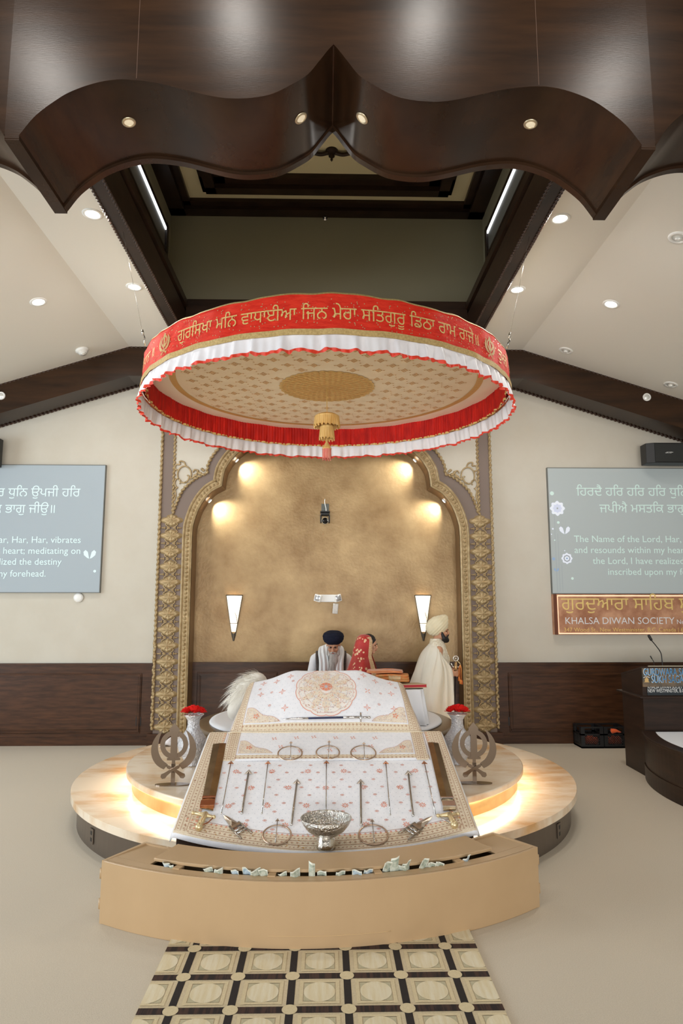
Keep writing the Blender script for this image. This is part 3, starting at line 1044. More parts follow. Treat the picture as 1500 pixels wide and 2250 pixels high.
# emblem outlines: sword, ring and two curved blades (unit: 1 = full height)
EM = 1 / 520.0
def sp2(pts, n=4): return [(p.x, p.y) for p in spline([(a, b, 0) for a, b in pts], n)]
def emblem_polys():
    blade = [(0, 520), (48, 462), (42, 425), (30, 398), (31, 300), (33, 190), (62, 192), (62, 172), (15, 170), (15, 60), (-15, 60), (-15, 170), (-62, 172), (-62, 192), (-33, 190), (-31, 300), (-30, 398), (-42, 425), (-48, 462)]
    ringo = [(132 * cos(2 * PI * i / 48), 315 + 132 * sin(2 * PI * i / 48)) for i in range(48)]
    ringi = [(88 * cos(2 * PI * i / 48), 315 + 88 * sin(2 * PI * i / 48)) for i in range(48)]
    cres = sp2([(-107, 458), (-165, 405), (-203, 335), (-214, 265), (-200, 195), (-165, 140), (-125, 108), (-88, 90)]) + [(-50, 132)] + \
        sp2([(-66, 145), (-108, 180), (-140, 240), (-150, 300), (-142, 370), (-122, 428)])
    hand = [(-72, 128), (-58, 100), (20, 62), (55, 32), (72, 8), (100, 4), (116, 22), (110, 46), (84, 56), (40, 82), (-40, 124)]
    mir = lambda p: [(-x, y) for x, y in reversed(p)]
    return blade, ringo, ringi, cres, hand, mir(cres), mir(hand)

# gilt lettering round the band
RB = 1.892
def band(a0, z0):
    def f(x, y):
        t = a0 + x / RB
        z = z0 + y
        return ring(1.885 - .012 * (z - 4.012) / .28 + .006, t, z)
    return f
m = MB()
def arc(d): return math.radians(d) * RB
put_letters(m, 'ਗੁਰਸਿਖਾ ਮਨਿ ਵਾਧਾਈਆ ਜਿਨ ਮੇਰਾ ਸਤਿਗੁਰੂ ਡਿਠਾ ਰਾਮ ਰਾਜੇ॥', None, fn=band(math.radians(0.7), 4.10), width=arc(87), align='CENTER', weight=0.024, yscale=1.12)
V, F = letters('ਗੁਰਸਿਖਾ ਮਨਿ ਵਾਧਾਈਆ ਜਿਨ ਮੇਰਾ ਸਤਿਗੁਰੂ ਡਿਠਾ ਰਾਮ ਰਾਜੇ॥', width=arc(87))
put_letters(m, 'ਨਿਧਾਨਾ ॥', None, fn=band(math.radians(-63), 4.10), width=arc(14), align='CENTER', weight=0.022)
put_letters(m, 'ਤੁਮਰੀ', None, fn=band(math.radians(61), 4.10), width=arc(9.5), align='CENTER', weight=0.022)
put_letters(m, 'ਗੁਣੀ', None, fn=band(math.radians(-78), 4.10), width=arc(7), align='CENTER', weight=0.022)
put_letters(m, 'ਸਰਨ', None, fn=band(math.radians(75), 4.10), width=arc(9), align='CENTER', weight=0.022)
m.build('lettering', GOLDT, can)
B_, RO, RI, CL, HL, CR, HR = emblem_polys()
for a in (-49.5, 50.5):
    m = MB(); f = band(math.radians(a), 4.05); sc = .205
    for poly, hol in ((B_, ()), (RO, (RI,)), (CL, ()), (HL, ()), (CR, ()), (HR, ())):
        k = MB().prism([(x * EM, y * EM) for x, y in poly], 0, .001, holes=[[(x * EM, y * EM) for x, y in h] for h in hol])
        m.add([Vector(f(p.x * sc * 1.15, p.y * sc)) + Vector((0, 0, 0)) for p in k.v], k.f)
    m.build('gilt_emblem', GOLDT, can)
# sequins
m = MB(); random.seed(3)
for k in range(620):
    t = random.uniform(-1.62, 1.62); z = random.uniform(4.03, 4.27)
    f = band(t, z); r = .0045
    m.add([f(r * cos(i * PI / 3), r * sin(i * PI / 3)) for i in range(6)], [tuple(range(6))])
m.build('sequins', mat('sequin_gold', (240, 214, 160), .25, .6), can)
# pendant in the middle
PEN = mat('gold_fringe', (238, 200, 130), .45, .2, col2=(214, 168, 92), nscale=50, stretch=(1, 1, .1))
def fringe(R0, R1, z0, z1, n):
    def f(u, v):
        t = 2 * PI * u
        r = (R0 + (R1 - R0) * v) * (1 + .05 * sin(n * t) * (.3 + v))
        return (KX + r * cos(t), KY + r * sin(t), z0 + (z1 - z0) * v + .012 * v * sin(n * t * .5))
    return MB().grid(f, n * 4, 4, cu=True)
pz = .0
m = fringe(.128, .134, 3.845, 3.735, 40); m.lathe([(0, 3.875), (.09, 3.872), (.128, 3.85), (.131, 3.838), (.122, 3.836)], 40, Matrix.Translation((KX, KY, 0))); m.build('upper_fringe', PEN, can)
m = fringe(.072, .080, 3.73, 3.60, 28); m.lathe([(0, 3.76), (.06, 3.755), (.075, 3.73), (.07, 3.72)], 32, Matrix.Translation((KX, KY, 0))); m.build('lower_fringe', PEN, can)
MB().lathe([(.008, 3.62), (.012, 3.57), (.03, 3.54), (.048, 3.505), (.05, 3.495), (0, 3.495)], 24, Matrix.Translation((KX, KY, 0))).build('tassel_cap', PEN, can)
fringe(.046, .044, 3.495, 3.385, 20).build('red_tassel', mat('red_tassel_thread', (206, 84, 70), .6, col2=(230, 150, 130), nscale=60, stretch=(1, 1, .1)), can)
MB().tube([(KX, KY, 4.17), (KX, KY, 3.56)], .004, 6).build('cord', GOLDT, can)
# suspension wires with hooks
for s in (-1, 1):
    a = Vector((s * 1.745, 6.30, 4.34)); b = Vector((s * 1.975, 6.2, ZC - .02))
    MB().tube([a + (b - a) * .12, b], .0018, 5).build('suspension_wire', CHROME, can)
    m = MB(); d = (b - a)
    m.tube([a, a + d * .05, a + d * .06 + Vector((.012, 0, 0)), a + d * .1], .008, 6); m.cap(a + d * .10, .014, a + d * .13, .012, 8)
    m.build('hook', CHROME, can)
# ------------------------------------------------------------------ round stage
ONYX = mat('honey_onyx', (238, 222, 198), 0.16, col2=(212, 164, 108), nscale=1.5, stretch=(.9, 2.0, 1), detail=10, ramp=(.44, .70), spec=.5)
BRONZE = mat('dark_bronze_panel', (104, 92, 80), 0.38, 0.4)
GILT = mat('gilt_panel', (190, 166, 118), 0.3, 0.5, col2=(164, 138, 92), nscale=3)
stage = thing('round_stage', 'two-tier round stage of honey onyx lit from beneath, in front of the niche', 'stage', (0, 7.0, 0))
SX, SY, SB = 0.0, 7.0, 8.25
def dpoly(R, cut=SB, n=120):
    k = cut - SY
    if k >= R: return [(SX + R * cos(2 * PI * i / n), SY + R * sin(2 * PI * i / n)) for i in range(n)]
    a = math.asin(k / R)
    return [(SX + R * cos(w), SY + R * sin(w)) for w in [PI - a + (PI + 2 * a) * i / n for i in range(n + 1)]]
def tier(R, z0, z1, name, m, bevel=0.0, cut=SB):
    return MB().prism(dpoly(R, cut), z0, z1).build(name, m, stage, bevel=bevel, seg=3)
tier(2.275, 0, .226, 'lower_base', BRONZE)
tier(2.335, .226, .285, 'lower_slab', ONYX, .012)
# the upper tier sits a little forward; its front is cut off under the display board
UY, UR, UZ, UC = 6.78, 1.82, .455, 5.15
def upoly(R, n=120):
    a0 = math.asin((SB - UY) / R); a1 = math.asin((UY - UC) / R)
    right = [(R * cos(w), UY + R * sin(w)) for w in [a0 - (a0 + a1) * i / n for i in range(n + 1)]]
    return right[::-1] + [(-x, y) for x, y in right]
MB().prism(upoly(1.765), .285, .405).build('upper_riser', GILT, stage)
MB().prism(upoly(UR), .405, UZ).build('upper_slab', ONYX, stage, bevel=.010, seg=3)
for s in (-1, 1):
    m = MB(); n = 60; vs = []
    a0 = math.asin((SB - .02 - UY) / 1.767); a1 = math.asin((UY - UC - .02) / 1.767)
    for i in range(n + 1):
        w = a0 - (a0 + a1) * i / n
        for r, z in ((1.767, .391), (1.772, .391), (1.772, .4035), (1.767, .4035)): vs.append((s * r * cos(w), UY + r * sin(w), z))
    m.add(vs, [(4 * i + j, 4 * i + 4 + j, 4 * i + 4 + (j + 1) % 4, 4 * i + (j + 1) % 4) for i in range(n) for j in range(4)])
    m.build('light_strip', LED, stage)
for px, py, lab in ((189, 1838, 'l'), (1244, 1826, 'r')):
    p = at_z(px, py, .11)
    d = (Vector((p.x, p.y, 0)) - Vector((SX, SY, 0))); w = math.atan2(d.y, d.x)
    c = Vector((SX + 2.278 * cos(w), SY + 2.278 * sin(w), .105))
    M = frame(c, (-sin(w), cos(w), 0), (0, 0, 1), (cos(w), sin(w), 0))
    op = MB().box((-.035, -.055, 0), (.035, .055, .008), M).build('outlet_cover', BRONZE, stage, bevel=.002)
    mm = MB()
    for q in (.024, -.024): mm.box((-.014, q - .013, .007), (.014, q + .013, .010), M)
    mm.build('socket_face', BLACK, op)

# round dais table in the centre
dais = thing('round_dais', 'round raised dais with brown rim and white cushion top in the middle of the stage', 'dais', (0, 7.25, .456))
DT = Matrix.Translation((0, 7.25, 0))
MB().lathe([(0, UZ + .001), (.90, UZ + .001), (.90, .64), (0, .64)], 72, DT).build('pedestal', GILT, dais)
MB().lathe([(0, .635), (1.26, .635), (1.30, .65), (1.31, .675), (1.30, .70), (1.275, .71), (0, .71)], 96, DT).build('rim', mat('bronze_rim', (128, 108, 84), .3, .5), dais)
MB().lathe([(0, .711), (1.15, .711), (1.18, .72), (1.17, .735), (1.12, .742), (0, .745)], 96, DT).build('cushion', mat('white_cushion', (236, 238, 242), .7), dais)

# ------------------------------------------------------------------ sloping display
TA = 0.375
AL = math.atan(TA); CA, SA = cos(AL), sin(AL)
def slz(y): return .39 + TA * (y - 4.75)
def yfront(x): return 4.565 + .195 * x * x
SN = Vector((0, -SA, CA)); SU = Vector((0, CA, SA))
def SP(x, y, h=0.0): return Vector((x, y, slz(y))) + SN * h
def on_slope(px, py, h=0.0):
    d = ray(px, py); o = Vector((0, 0, EYE))
    t = (h / CA + .39 - TA * 4.75 + 0 - o.z) / (d.z - TA * d.y)
    return o + d * t
YBK = 5.92
def hw(y): return 1.0 - .035 * (y - 4.75)
desk = thing('sloping_display_board', 'dark wooden sloping display board with bowed front, under the embroidered cloth', 'display board', (0, 5.2, .285))
m = MB()
N = 40
xs = [-.985 + 1.97 * i / N for i in range(N + 1)]
def yf2(x): return yfront(x) + .03
# skirt in front of the upper tier
vs = []; fs = []
def ring_pts(h, zfix=None, yb=5.08):
    P = [(x, yf2(x)) for x in xs] + [(.985, yb), (-.985, yb)]
    return [Vector((x, y, zfix)) if zfix is not None else SP(x, y, h) for x, y in P]
lo = ring_pts(0, .287); hi = ring_pts(-.012)
n = len(lo)
m.add(lo + hi, [(i, (i + 1) % n, n + (i + 1) % n, n + i) for i in range(n)] + [tuple(range(n - 1, -1, -1))])
m.build('skirt', WOODD, desk)
m = MB()
P = [(x, yf2(x) - .02) for x in xs] + [(hw(YBK) - .02, YBK), (-hw(YBK) + .02, YBK)]
a = [SP(x, y, -.03) for x, y in P]; b = [SP(x, y, -.002) for x, y in P]; n = len(P)
m.add(a + b, [(i, (i + 1) % n, n + (i + 1) % n, n + i) for i in range(n)] + [tuple(range(n - 1, -1, -1)), tuple(range(n, 2 * n))])
m.build('board', WOODD, desk)
m = MB()
for k in range(56):
    x = -.97 + 1.94 * k / 55
    y = yf2(x)
    m.cbox((x, y - .004, slz(y) - .055), (.012, .010, .018))
m.build('dentil_row', ROPEW, desk)
for s in (-1, 1):
    MB().box((min(s * .80, s * .95), YBK - .12, UZ + .001), (max(s * .80, s * .95), YBK - .04, slz(YBK - .12) - .03)).build('leg', WOODD, desk)

# cloths -------------------------------------------------------------
CLOTH = mat('white_cotton', (240, 240, 243), .8, col2=(233, 234, 238), nscale=30, bump=.15, bscale=300, sheen=.2)
LACE = mat('beige_gold_lace', (234, 221, 198), .6, .0, col2=(219, 201, 170), nscale=120, detail=3, bump=.3, bscale=260)
EMR = mat('red_embroidery', (226, 138, 106), .6)
EMP = mat('rose_embroidery', (214, 168, 158), .6)
EMB = mat('brown_embroidery', (180, 138, 110), .6)
EMG = mat('grey_dot_embroidery', (188, 190, 200), .5)
EMT = mat('beige_embroidery', (236, 224, 206), .6, col2=(226, 210, 186), nscale=90)
SEQ = mat('silver_sequin', (250, 248, 240), .12, 1.0)
def star(m, fn, x, y, r, n=8, mi=0, w=.32, gap=.15, rot=0.0):
    for k in range(n):
        t = 2 * PI * k / n + rot
        c_, s_ = cos(t), sin(t)
        q = [(r * gap, 0), (r * .65, r * w * .5), (r, 0), (r * .65, -r * w * .5)]
        m.add([fn(x + a * c_ - b * s_, y + a * s_ + b * c_) for a, b in q], [(0, 1, 2, 3)], None, mi)
def dot(m, fn, x, y, r, mi=0, n=5):
    m.add([fn(x + r * cos(2 * PI * i / n), y + r * sin(2 * PI * i / n)) for i in range(n)], [tuple(range(n))], None, mi)
def dash(m, fn, x, y, a, b, rot=0.0, mi=0):
    c_, s_ = cos(rot), sin(rot)
    m.add([fn(x + u * c_ - v * s_, y + u * s_ + v * c_) for u, v in ((-a, -b), (a, -b), (a, b), (-a, b))], [(0, 1, 2, 3)], None, mi)
def loopline(m, fn, pts, w, mi=0, closed=True):
    n = len(pts)
    for i in range(n if closed else n - 1):
        a = Vector(pts[i]); b = Vector(pts[(i + 1) % n])
        t = b - a
        if t.length < 1e-6: continue
        k = Vector((-t.y, t.x)).normalized() * w
        m.add([fn(*(a - k)), fn(*(b - k)), fn(*(b + k)), fn(*(a + k))], [(0, 1, 2, 3)], None, mi)

lower = thing('embroidered_cloth', 'large white cloth with gold lace border and orange flowers spread over the sloping board', 'cloth', (0, 5.2, .43))
def LC(x, y):   # cloth surface, sagging over the board's edges
    h = .006 + .0022 * sin(x * 9 + y * 4) * sin(y * 7)
    e = max(0, abs(x) - hw(y) + .0)
    f = max(0, yfront(x) - y)
    p = SP(x, y, h)
    p.z -= 1.6 * e + 1.2 * f
    return p
def sidegrid(u, v):
    x = (2 * u - 1)
    xx = x * 1.022
    y0 = yfront(xx * .985) - .016
    y = y0 + (YBK - .02 - y0) * v
    # rounded corners
    return xx * hw(y), y
m = MB()
NU, NV = 110, 70
def edge_dist(x, y): return min(hw(y) * 1.022 - abs(x), y - (yfront(x * .985 / hw(y)) - .016))
vs = []
for j in range(NV + 1):
    for i in range(NU + 1):
        x, y = sidegrid(i / NU, j / NV); vs.append(LC(x, y))
for j in range(NV):
    for i in range(NU):
        x, y = sidegrid((i + .5) / NU, (j + .5) / NV)
        d = edge_dist(x, y)
        m.add([vs[j * (NU + 1) + i], vs[j * (NU + 1) + i + 1], vs[(j + 1) * (NU + 1) + i + 1], vs[(j + 1) * (NU + 1) + i]], [(0, 1, 2, 3)], None, 1 if .010 < d < .158 else 0, True)
m.build('cloth', [CLOTH, LACE], lower, weld=True, thick=.004)
def LE(h=.0022):
    return lambda x, y: LC(x, y) + SN * h
fe = LE()
m = MB()
random.seed(11)
# lace rows along the sides and the front
for d in (.045, .085, .125, .15):
    k = 0
    for s in (-1, 1):
        y = 4.78
        while y < YBK - .04:
            x = s * (hw(y) * 1.022 - d)
            if d in (.085, .15): star(m, fe, x, y, .009, 4, 2 if d == .085 else 0, w=.7, gap=0)
            else: dash(m, fe, x, y, .0055, .003, .5 * s, 1)
            y += .034 if d in (.085, .15) else .026
    x = -.93
    while x < .93:
        y = yfront(x) - .016 + d
        if d in (.085, .15): star(m, fe, x, y, .009, 4, 2 if d == .085 else 0, w=.7, gap=0)
        else: dash(m, fe, x, y, .0055, .003, .4, 1)
        x += .034 if d in (.085, .15) else .026
for d in (.03, .065, .105, .163):
    for s in (-1, 1):
        loopline(m, fe, [(s * (hw(y) * 1.022 - d), y) for y in [4.76 + (YBK - 4.79) * i / 30 for i in range(31)]], .0016, 1, False)
    loopline(m, fe, [(x, yfront(x) - .016 + d) for x in [-.9 + 1.8 * i / 40 for i in range(41)]], .0016, 1, False)
m.build('border_embroidery', [EMR, EMB, EMB], lower)
m = MB()
for j in range(6):
    for i in range(-4, 5):
        x = i * .27 + (.135 if j & 1 else 0); y = 4.80 + j * .19
        if abs(x) < .72 and y > yfront(x) + .16: star(m, fe, x, y, .028, 8, 0, w=.28)
for j in range(11):
    for i in range(-7, 8):
        x = i * .117 + (.058 if j & 1 else 0); y = 4.76 + j * .085
        if abs(x) < .78 and y > yfront(x) + .17 and not (i % 2 == 0 and j % 2 == 0):
            loopline(m, fe, [(x + .013 * cos(w), y + .008 * sin(w)) for w in [k * PI / 3 for k in range(6)]], .0022, 1)
            dot(m, fe, x, y, .004, 0)
m.build('flower_embroidery', [EMR, EMP], lower)
m = MB()
for j in range(28):
    for i in range(-20, 21):
        x = i * .042 + (.021 if j & 1 else 0); y = 4.70 + j * .042
        if abs(x) < .81 and y > yfront(x) + .16: dot(m, fe, x, y, .0032, 0, 4)
m.build('dot_embroidery', EMG, lower)
m = MB(); random.seed(5)
for k in range(46):
    if random.random() < .6: x = random.uniform(-.9, .9); y = yfront(x) + random.uniform(.02, .15)
    else: s = random.choice((-1, 1)); y = random.uniform(4.8, 5.6); x = s * (hw(y) - random.uniform(.02, .14))
    dot(m, LE(.003), x, y, random.uniform(.004, .007), 0, 6)
m.build('border_sequins', SEQ, lower)

# raised cloth over the reading stand
upper = thing('reading_stand_cloth', 'white cloth with beige mandala and lace border draped over the raised reading stand', 'cloth', (0, 6.0, .8))
YF0, YF1, YR = 5.50, 5.88, 6.28
ZF = slz(YF1) + .02
SFOLD = (YF1 - YF0) / CA
def ztop(x):
    x = abs(x)
    return 1.288 - .082 * sm(.26, .56, x) - .02 * sm(.5, .68, x) - .10 * sm(.66, .76, x)
RLEN = 0.62
BLEN = 0.8
def UPS(x, s):
    """s: metres along the cloth from its lower hem"""
    if s < SFOLD:
        y = YF0 + s * CA
        p = SP(x, y, .012 + .006 * sin(s / SFOLD * PI) + .0016 * sin(x * 11 + s * 9))
        e = max(0, abs(x) - .80); p.z -= e * .9
        return p
    q = (s - SFOLD) / RLEN
    if q <= 1:
        qq = q
        w = 1 - .085 * q
        y = YF1 + (YR - YF1) * (q ** 1.05)
        zt = ztop(x * w)
        zb = slz(YF1) + .012
        z = zb + (zt - zb) * (q + .10 * sin(PI * q))
        z += .004 * sin(x * 7 + q * 5) * q
        e = max(0, abs(x) - .775)
        return Vector((x * w, y - .015 * sin(PI * q), z - e * (.9 + 1.5 * q)))
    r = (s - SFOLD - RLEN) / BLEN
    w = .915
    zt = ztop(x * w)
    e = max(0, abs(x) - .775)
    return Vector((x * w, YR + .42 * r, zt + .004 * sin(x * 7 + 5) - .03 * r - .28 * r ** 4 - e * 2.4))
HWU = .815
STOT = SFOLD + RLEN + BLEN
m = MB(); NU, NV = 90, 80
vs = [UPS(-HWU + 2 * HWU * i / NU, STOT * j / NV) for j in range(NV + 1) for i in range(NU + 1)]
def lace_at(x, s):
    d = HWU - abs(x)
    if .01 < d < .115: return True
    if .012 < s < .075: return True
    if SFOLD - .005 < s < SFOLD + .075 and True: return True
    return False
for j in range(NV):
    for i in range(NU):
        x = -HWU + 2 * HWU * (i + .5) / NU; s = STOT * (j + .5) / NV
        m.add([vs[j * (NU + 1) + i], vs[j * (NU + 1) + i + 1], vs[(j + 1) * (NU + 1) + i + 1], vs[(j + 1) * (NU + 1) + i]], [(0, 1, 2, 3)], None, 1 if lace_at(x, s) else 0, True)
m.build('cloth', [CLOTH, LACE], upper, weld=True, thick=.004)
# narrow folded hem where the cloth breaks over the edge of the stand
m = MB()
P = [UPS(-HWU + .005 + (2 * HWU - .01) * i / 40, SFOLD - .008) + SN * .006 for i in range(41)]
m.tube(P, .006, 6); m.build('folded_hem', LACE, upper)
def UE(h=.0028):
    def f(x, s):
        a = UPS(x, s); b = UPS(x + .004, s); c = UPS(x, s + .004)
        n = (b - a).cross(c - a)
        if n.length > 0: n.normalize()
        return a + n * h
    return f
ue = UE()
m = MB()
for s in (-1, 1):
    for d in (.03, .062, .095):
        t = .02
        while t < SFOLD + RLEN * .95:
            if d == .062: star(m, ue, s * (HWU - d), t, .009, 4, 0, w=.7, gap=0)
            else: dash(m, ue, s * (HWU - d), t, .004, .0045, .4, 1)
            t += .03
    for d in (.012, .047, .078, .112): loopline(m, ue, [(s * (HWU - d), t * (SFOLD + RLEN) / 40) for t in range(41)], .0016, 1, False)
for t0 in (.03, .058, SFOLD + .02, SFOLD + .055):
    x = -.70
    while x < .70:
        if t0 in (.03, SFOLD + .055): star(m, ue, x, t0, .010, 4, 0, w=.7, gap=0)
        else: dash(m, ue, x, t0, .005, .0025, .4, 1)
        x += .032
m.build('border_embroidery', [EMB, EMB], upper)
# mandala
m = MB(); MC = SFOLD + .375; MRX, MRY = .266, .245
def mrr(w): return 1 + .05 * abs(sin(6 * w)) ** .6
ub = UE(.0022)
n = 96
ringp = [(MRX * mrr(2 * PI * i / n) * cos(2 * PI * i / n), MC + MRY * mrr(2 * PI * i / n) * sin(2 * PI * i / n)) for i in range(n)]
m.grid(lambda u, v: ub(MRX * mrr(2 * PI * u) * v * cos(2 * PI * u), MC + MRY * mrr(2 * PI * u) * v * sin(2 * PI * u)), n, 10, cu=True, mi=0)
loopline(m, UE(.004), ringp, .0022, 1)
u4 = UE(.0042)
for R in (.22, .5, .72, .9):
    loopline(m, u4, [(MRX * R * mrr(2 * PI * i / n) * cos(2 * PI * i / n), MC + MRY * R * mrr(2 * PI * i / n) * sin(2 * PI * i / n)) for i in range(n)], .0012, 4)
for k in range(12):
    t = 2 * PI * k / 12
    for rr, a, b in ((.36, .05, .028), (.62, .055, .036), (.82, .03, .02)):
        cx, cy = MRX * rr * cos(t), MC + MRY * rr * sin(t)
        c_, s_ = cos(t), sin(t)
        m.add([u4(cx + (a * cos(w) * c_ - b * sin(w) * s_), cy + (a * cos(w) * s_ + b * sin(w) * c_) * .78) for w in [PI * 2 * i / 10 for i in range(10)]], [tuple(range(10))], None, 3)
random.seed(9)
u5 = UE(.006)
for k in range(620):
    t = random.uniform(0, 2 * PI); rr = sqrt(random.uniform(.05, .96))
    dot(m, u5, MRX * rr * cos(t), MC + MRY * rr * sin(t), random.choice((.0032, .0038, .0045)), random.choice((2, 2, 4, 5, 1)), 4)
star(m, UE(.008), 0, MC + .02, .052, 8, 1, w=.42, gap=.2)
loopline(m, UE(.008), [(.052 * cos(2 * PI * i / 32), MC + .02 + .042 * sin(2 * PI * i / 32)) for i in range(32)], .003, 1)
dot(m, UE(.009), 0, MC + .02, .012, 2, 8)
m.build('mandala_embroidery', [mat('mandala_ground_cloth', (238, 232, 224), .7), EMR, EMG, EMT, EMP, EMB], upper)
# crosses, rings and corner paisleys
m = MB()
for x, t in ((-.60, .40), (.60, .40), (-.47, .53), (.47, .53), (-.40, .37), (.60, .22), (.38, .37), (-.34, .54), (.36, .56), (-.36, .20), (.36, .20), (.62, .56), (-.60, .56)):
    star(m, ue, x, SFOLD + t, .034, 4, 0, w=.22, gap=.12, rot=0 if abs(x) != .38 else PI / 4)
    star(m, ue, x, SFOLD + t, .018, 4, 0, w=.3, gap=.2, rot=PI / 4)
for x, t in ((-.5, .40), (.5, .38), (-.31, .47), (.31, .50), (-.62, .48), (.66, .5), (.47, .25), (-.5, .25)):
    loopline(m, ue, [(x + .011 * cos(w), SFOLD + t + .010 * sin(w)) for w in [k * PI / 4 for k in range(8)]], .0022, 1)
    dot(m, ue, x, SFOLD + t, .004, 0)
for x, t in ((-.42, .30), (-.24, .31), (-.10, .32), (.08, .31), (.22, .31), (.40, .30), (-.2, .12), (.03, .12), (.22, .12), (.36, .18), (-.36, .18)):
    star(m, ue, x, t, .026, 4, 0, w=.35, rot=PI / 4 + .3)
for j in range(24):
    for i in range(-16, 17):
        x = i * .045 + (.022 if j & 1 else 0); t = .10 + j * .038
        if abs(x) < .69 and not lace_at(x, t) and (x / MRX) ** 2 + ((t - MC) / MRY) ** 2 > 1.15 and t < SFOLD + RLEN * .97: dot(m, ue, x, t, .0028, 2, 4)
m.build('cross_embroidery', [EMR, EMP, EMG], upper)
for s in (-1, 1):
    for (t0, w0, h0) in ((SFOLD + .085, .30, .15), (.085, .27, .17)):
        m = MB()
        def cfn(u, v):
            r0 = u
            x = .69 - w0 * u
            top = h0 * (1 - u) ** .8 * (1 + .18 * sin(u * 9))
            return ub(s * x, t0 + max(.004, top) * v)
        m.grid(cfn, 16, 6, mi=0, flip=(s > 0))
        out = [(s * (.69 - w0 * u), t0 + h0 * (1 - u) ** .8 * (1 + .18 * sin(u * 9))) for u in [i / 20 for i in range(21)]]
        loopline(m, u4, out, .0016, 1, False)
        for k in range(150):
            u = random.random() ** 1.5; v = random.random()
            dot(m, u5, s * (.69 - w0 * u), t0 + h0 * (1 - u) ** .8 * v * .95, .0030, random.choice((1, 2, 4, 2)), 4)
        star(m, u5, s * (.69 - w0 * .30), t0 + h0 * .42, .028, 5, 3, w=.5)
        for cx, cy, a, b in ((.20, .3, .05, .022), (.50, .22, .045, .02)):
            m.add([u4(s * (.69 - w0 * cx + a * cos(w)), t0 + h0 * cy + b * sin(w)) for w in [PI * 2 * i / 12 for i in range(12)]], [tuple(range(12))], None, 0)
        m.build('corner_paisley', [EMT, EMP, EMG, EMR, EMB], upper)
# hidden stand that carries the cloth
stand = thing('reading_stand', 'low cushioned reading stand hidden under the white mandala cloth', 'stand', (0, 6.55, .748))
MB().box((-.48, 6.42, .748), (.48, 6.74, 1.11)).build('cushion', CLOTH, stand, bevel=.03)
# ------------------------------------------------------------------ steel weapons laid out on the cloth
STEEL = mat('polished_steel', (214, 210, 205), 0.18, 1.0)
STEELB = mat('old_steel', (186, 176, 164), 0.3, 1.0, col2=(160, 148, 134), nscale=20)
COPPER = mat('copper_tinted_steel', (176, 120, 90), 0.25, 1.0)
BRASS = mat('pale_brass', (224, 204, 160), 0.4, .8)
LH = .013      # clearance of things lying on the cloth
def slope_frame(p, up):
    y = (up - SN * up.dot(SN)).normalized(); x = y.cross(SN)
    return frame(p, x, y, SN)
def arrow(tip, tail, head_w, head_l, r, label, group, headmat, lift=LH, fluke=False):
    a = on_slope(*tip, lift); b = on_slope(*tail, lift)
    L = (a - b).length
    M = slope_frame(b, a - b)
    t = thing('arrow', label, 'arrow', b, 0, group)
    MB().tube([M @ Vector((0, y, 0)) for y in (0, L * .4, L - head_l * .6)], [r, r, r], 8).build('shaft', STEEL if not fluke else STEELB, t)
    hp = [(0, head_l), (head_w, 0), (0, head_l * .12), (-head_w, 0)] if fluke else [(0, head_l), (head_w, 0), (-head_w, 0)]
    m = MB(); c = (0, head_l * .35, .008); B = M @ Matrix.Translation((0, L - head_l, 0))
    n = len(hp)
    m.add([(x, y, -.001) for x, y in hp] + [c, (0, head_l * .35, -.006)], [(i, (i + 1) % n, n) for i in range(n)] + [((i + 1) % n, i, n + 1) for i in range(n)], B)
    m.build('arrowhead', headmat, t)
    MB().ell(M @ Vector((0, 0, 0)), (r * 1.7, r * 1.7, r * 1.7), 8, 6).build('nock', STEEL, t)
    return t
G1 = 'long copper-tipped arrows on the white cloth'
pos = ['leftmost of five long copper-tipped arrows below the hem', 'second from left of five long copper-tipped arrows below the hem', 'middle long arrow with a copper tip, its tail behind the silver bowl',
       'second from right of five long copper-tipped arrows below the hem', 'rightmost of five long copper-tipped arrows below the hem']
for i, (a, b) in enumerate((((508, 1671), (486, 1787)), ((589, 1671), (575, 1787)), ((717, 1670), (716, 1796)), ((847, 1671), (857, 1790)), ((931, 1671), (957, 1791)))):
    arrow(a, b, .025, .045, .0042, 'thin arrow, ' + pos[i], G1, COPPER if i in (0, 2, 4) else COPPER, LH + .012)
G2 = 'thick steel arrows with broad heads'
pos = ['leftmost of the four thick arrows', 'left of the middle arrow, tail near the left ring', 'right of the middle arrow, tail near the right ring', 'rightmost of the four thick arrows']
for i, (a, b) in enumerate((((547, 1690), (531, 1786)), ((653, 1711), (640, 1811)), ((792, 1711), (793, 1812)), ((896, 1692), (907, 1791)))):
    arrow(a, b, .031, .062, .0068, 'thick barbed steel arrow, ' + pos[i], G2, STEELB, LH, True)
# throwing rings with a small arrow through each
def chakram(c, rx, label, group, w=.012, lift=LH):
    p = on_slope(*c, lift); e = on_slope(c[0] + rx, c[1], lift)
    R = abs(e.x - p.x)
    t = thing('throwing_ring', label, 'ring', p, 0, group)
    M = slope_frame(p, SU)
    MB().lathe([(R - w, 0), (R - w * .8, .004), (R - w * .5, .006), (R, .001), (R, -.001), (R - w * .5, -.004)], 64, M, close=True).build('ring', STEELC, t)
STEELC = mat('brown_steel', (196, 172, 150), 0.3, 1.0)
for c, rx, lab in (((608, 1834), 33, 'large steel ring at the lower left of the cloth, beside the left dagger'), ((820, 1834), 34, 'large steel ring at the lower right of the cloth, right of the bowl'),
                   ((637, 1655), 28, 'steel ring on the raised flap, left of three'), ((720, 1653), 27, 'steel ring on the raised flap, middle of three'), ((798, 1654), 29, 'steel ring on the raised flap, right of three')):
    up_ = c[1] < 1700
    chakram(c, rx, lab, 'throwing rings on the flap' if up_ else 'large throwing rings', lift=.030 if up_ else LH)
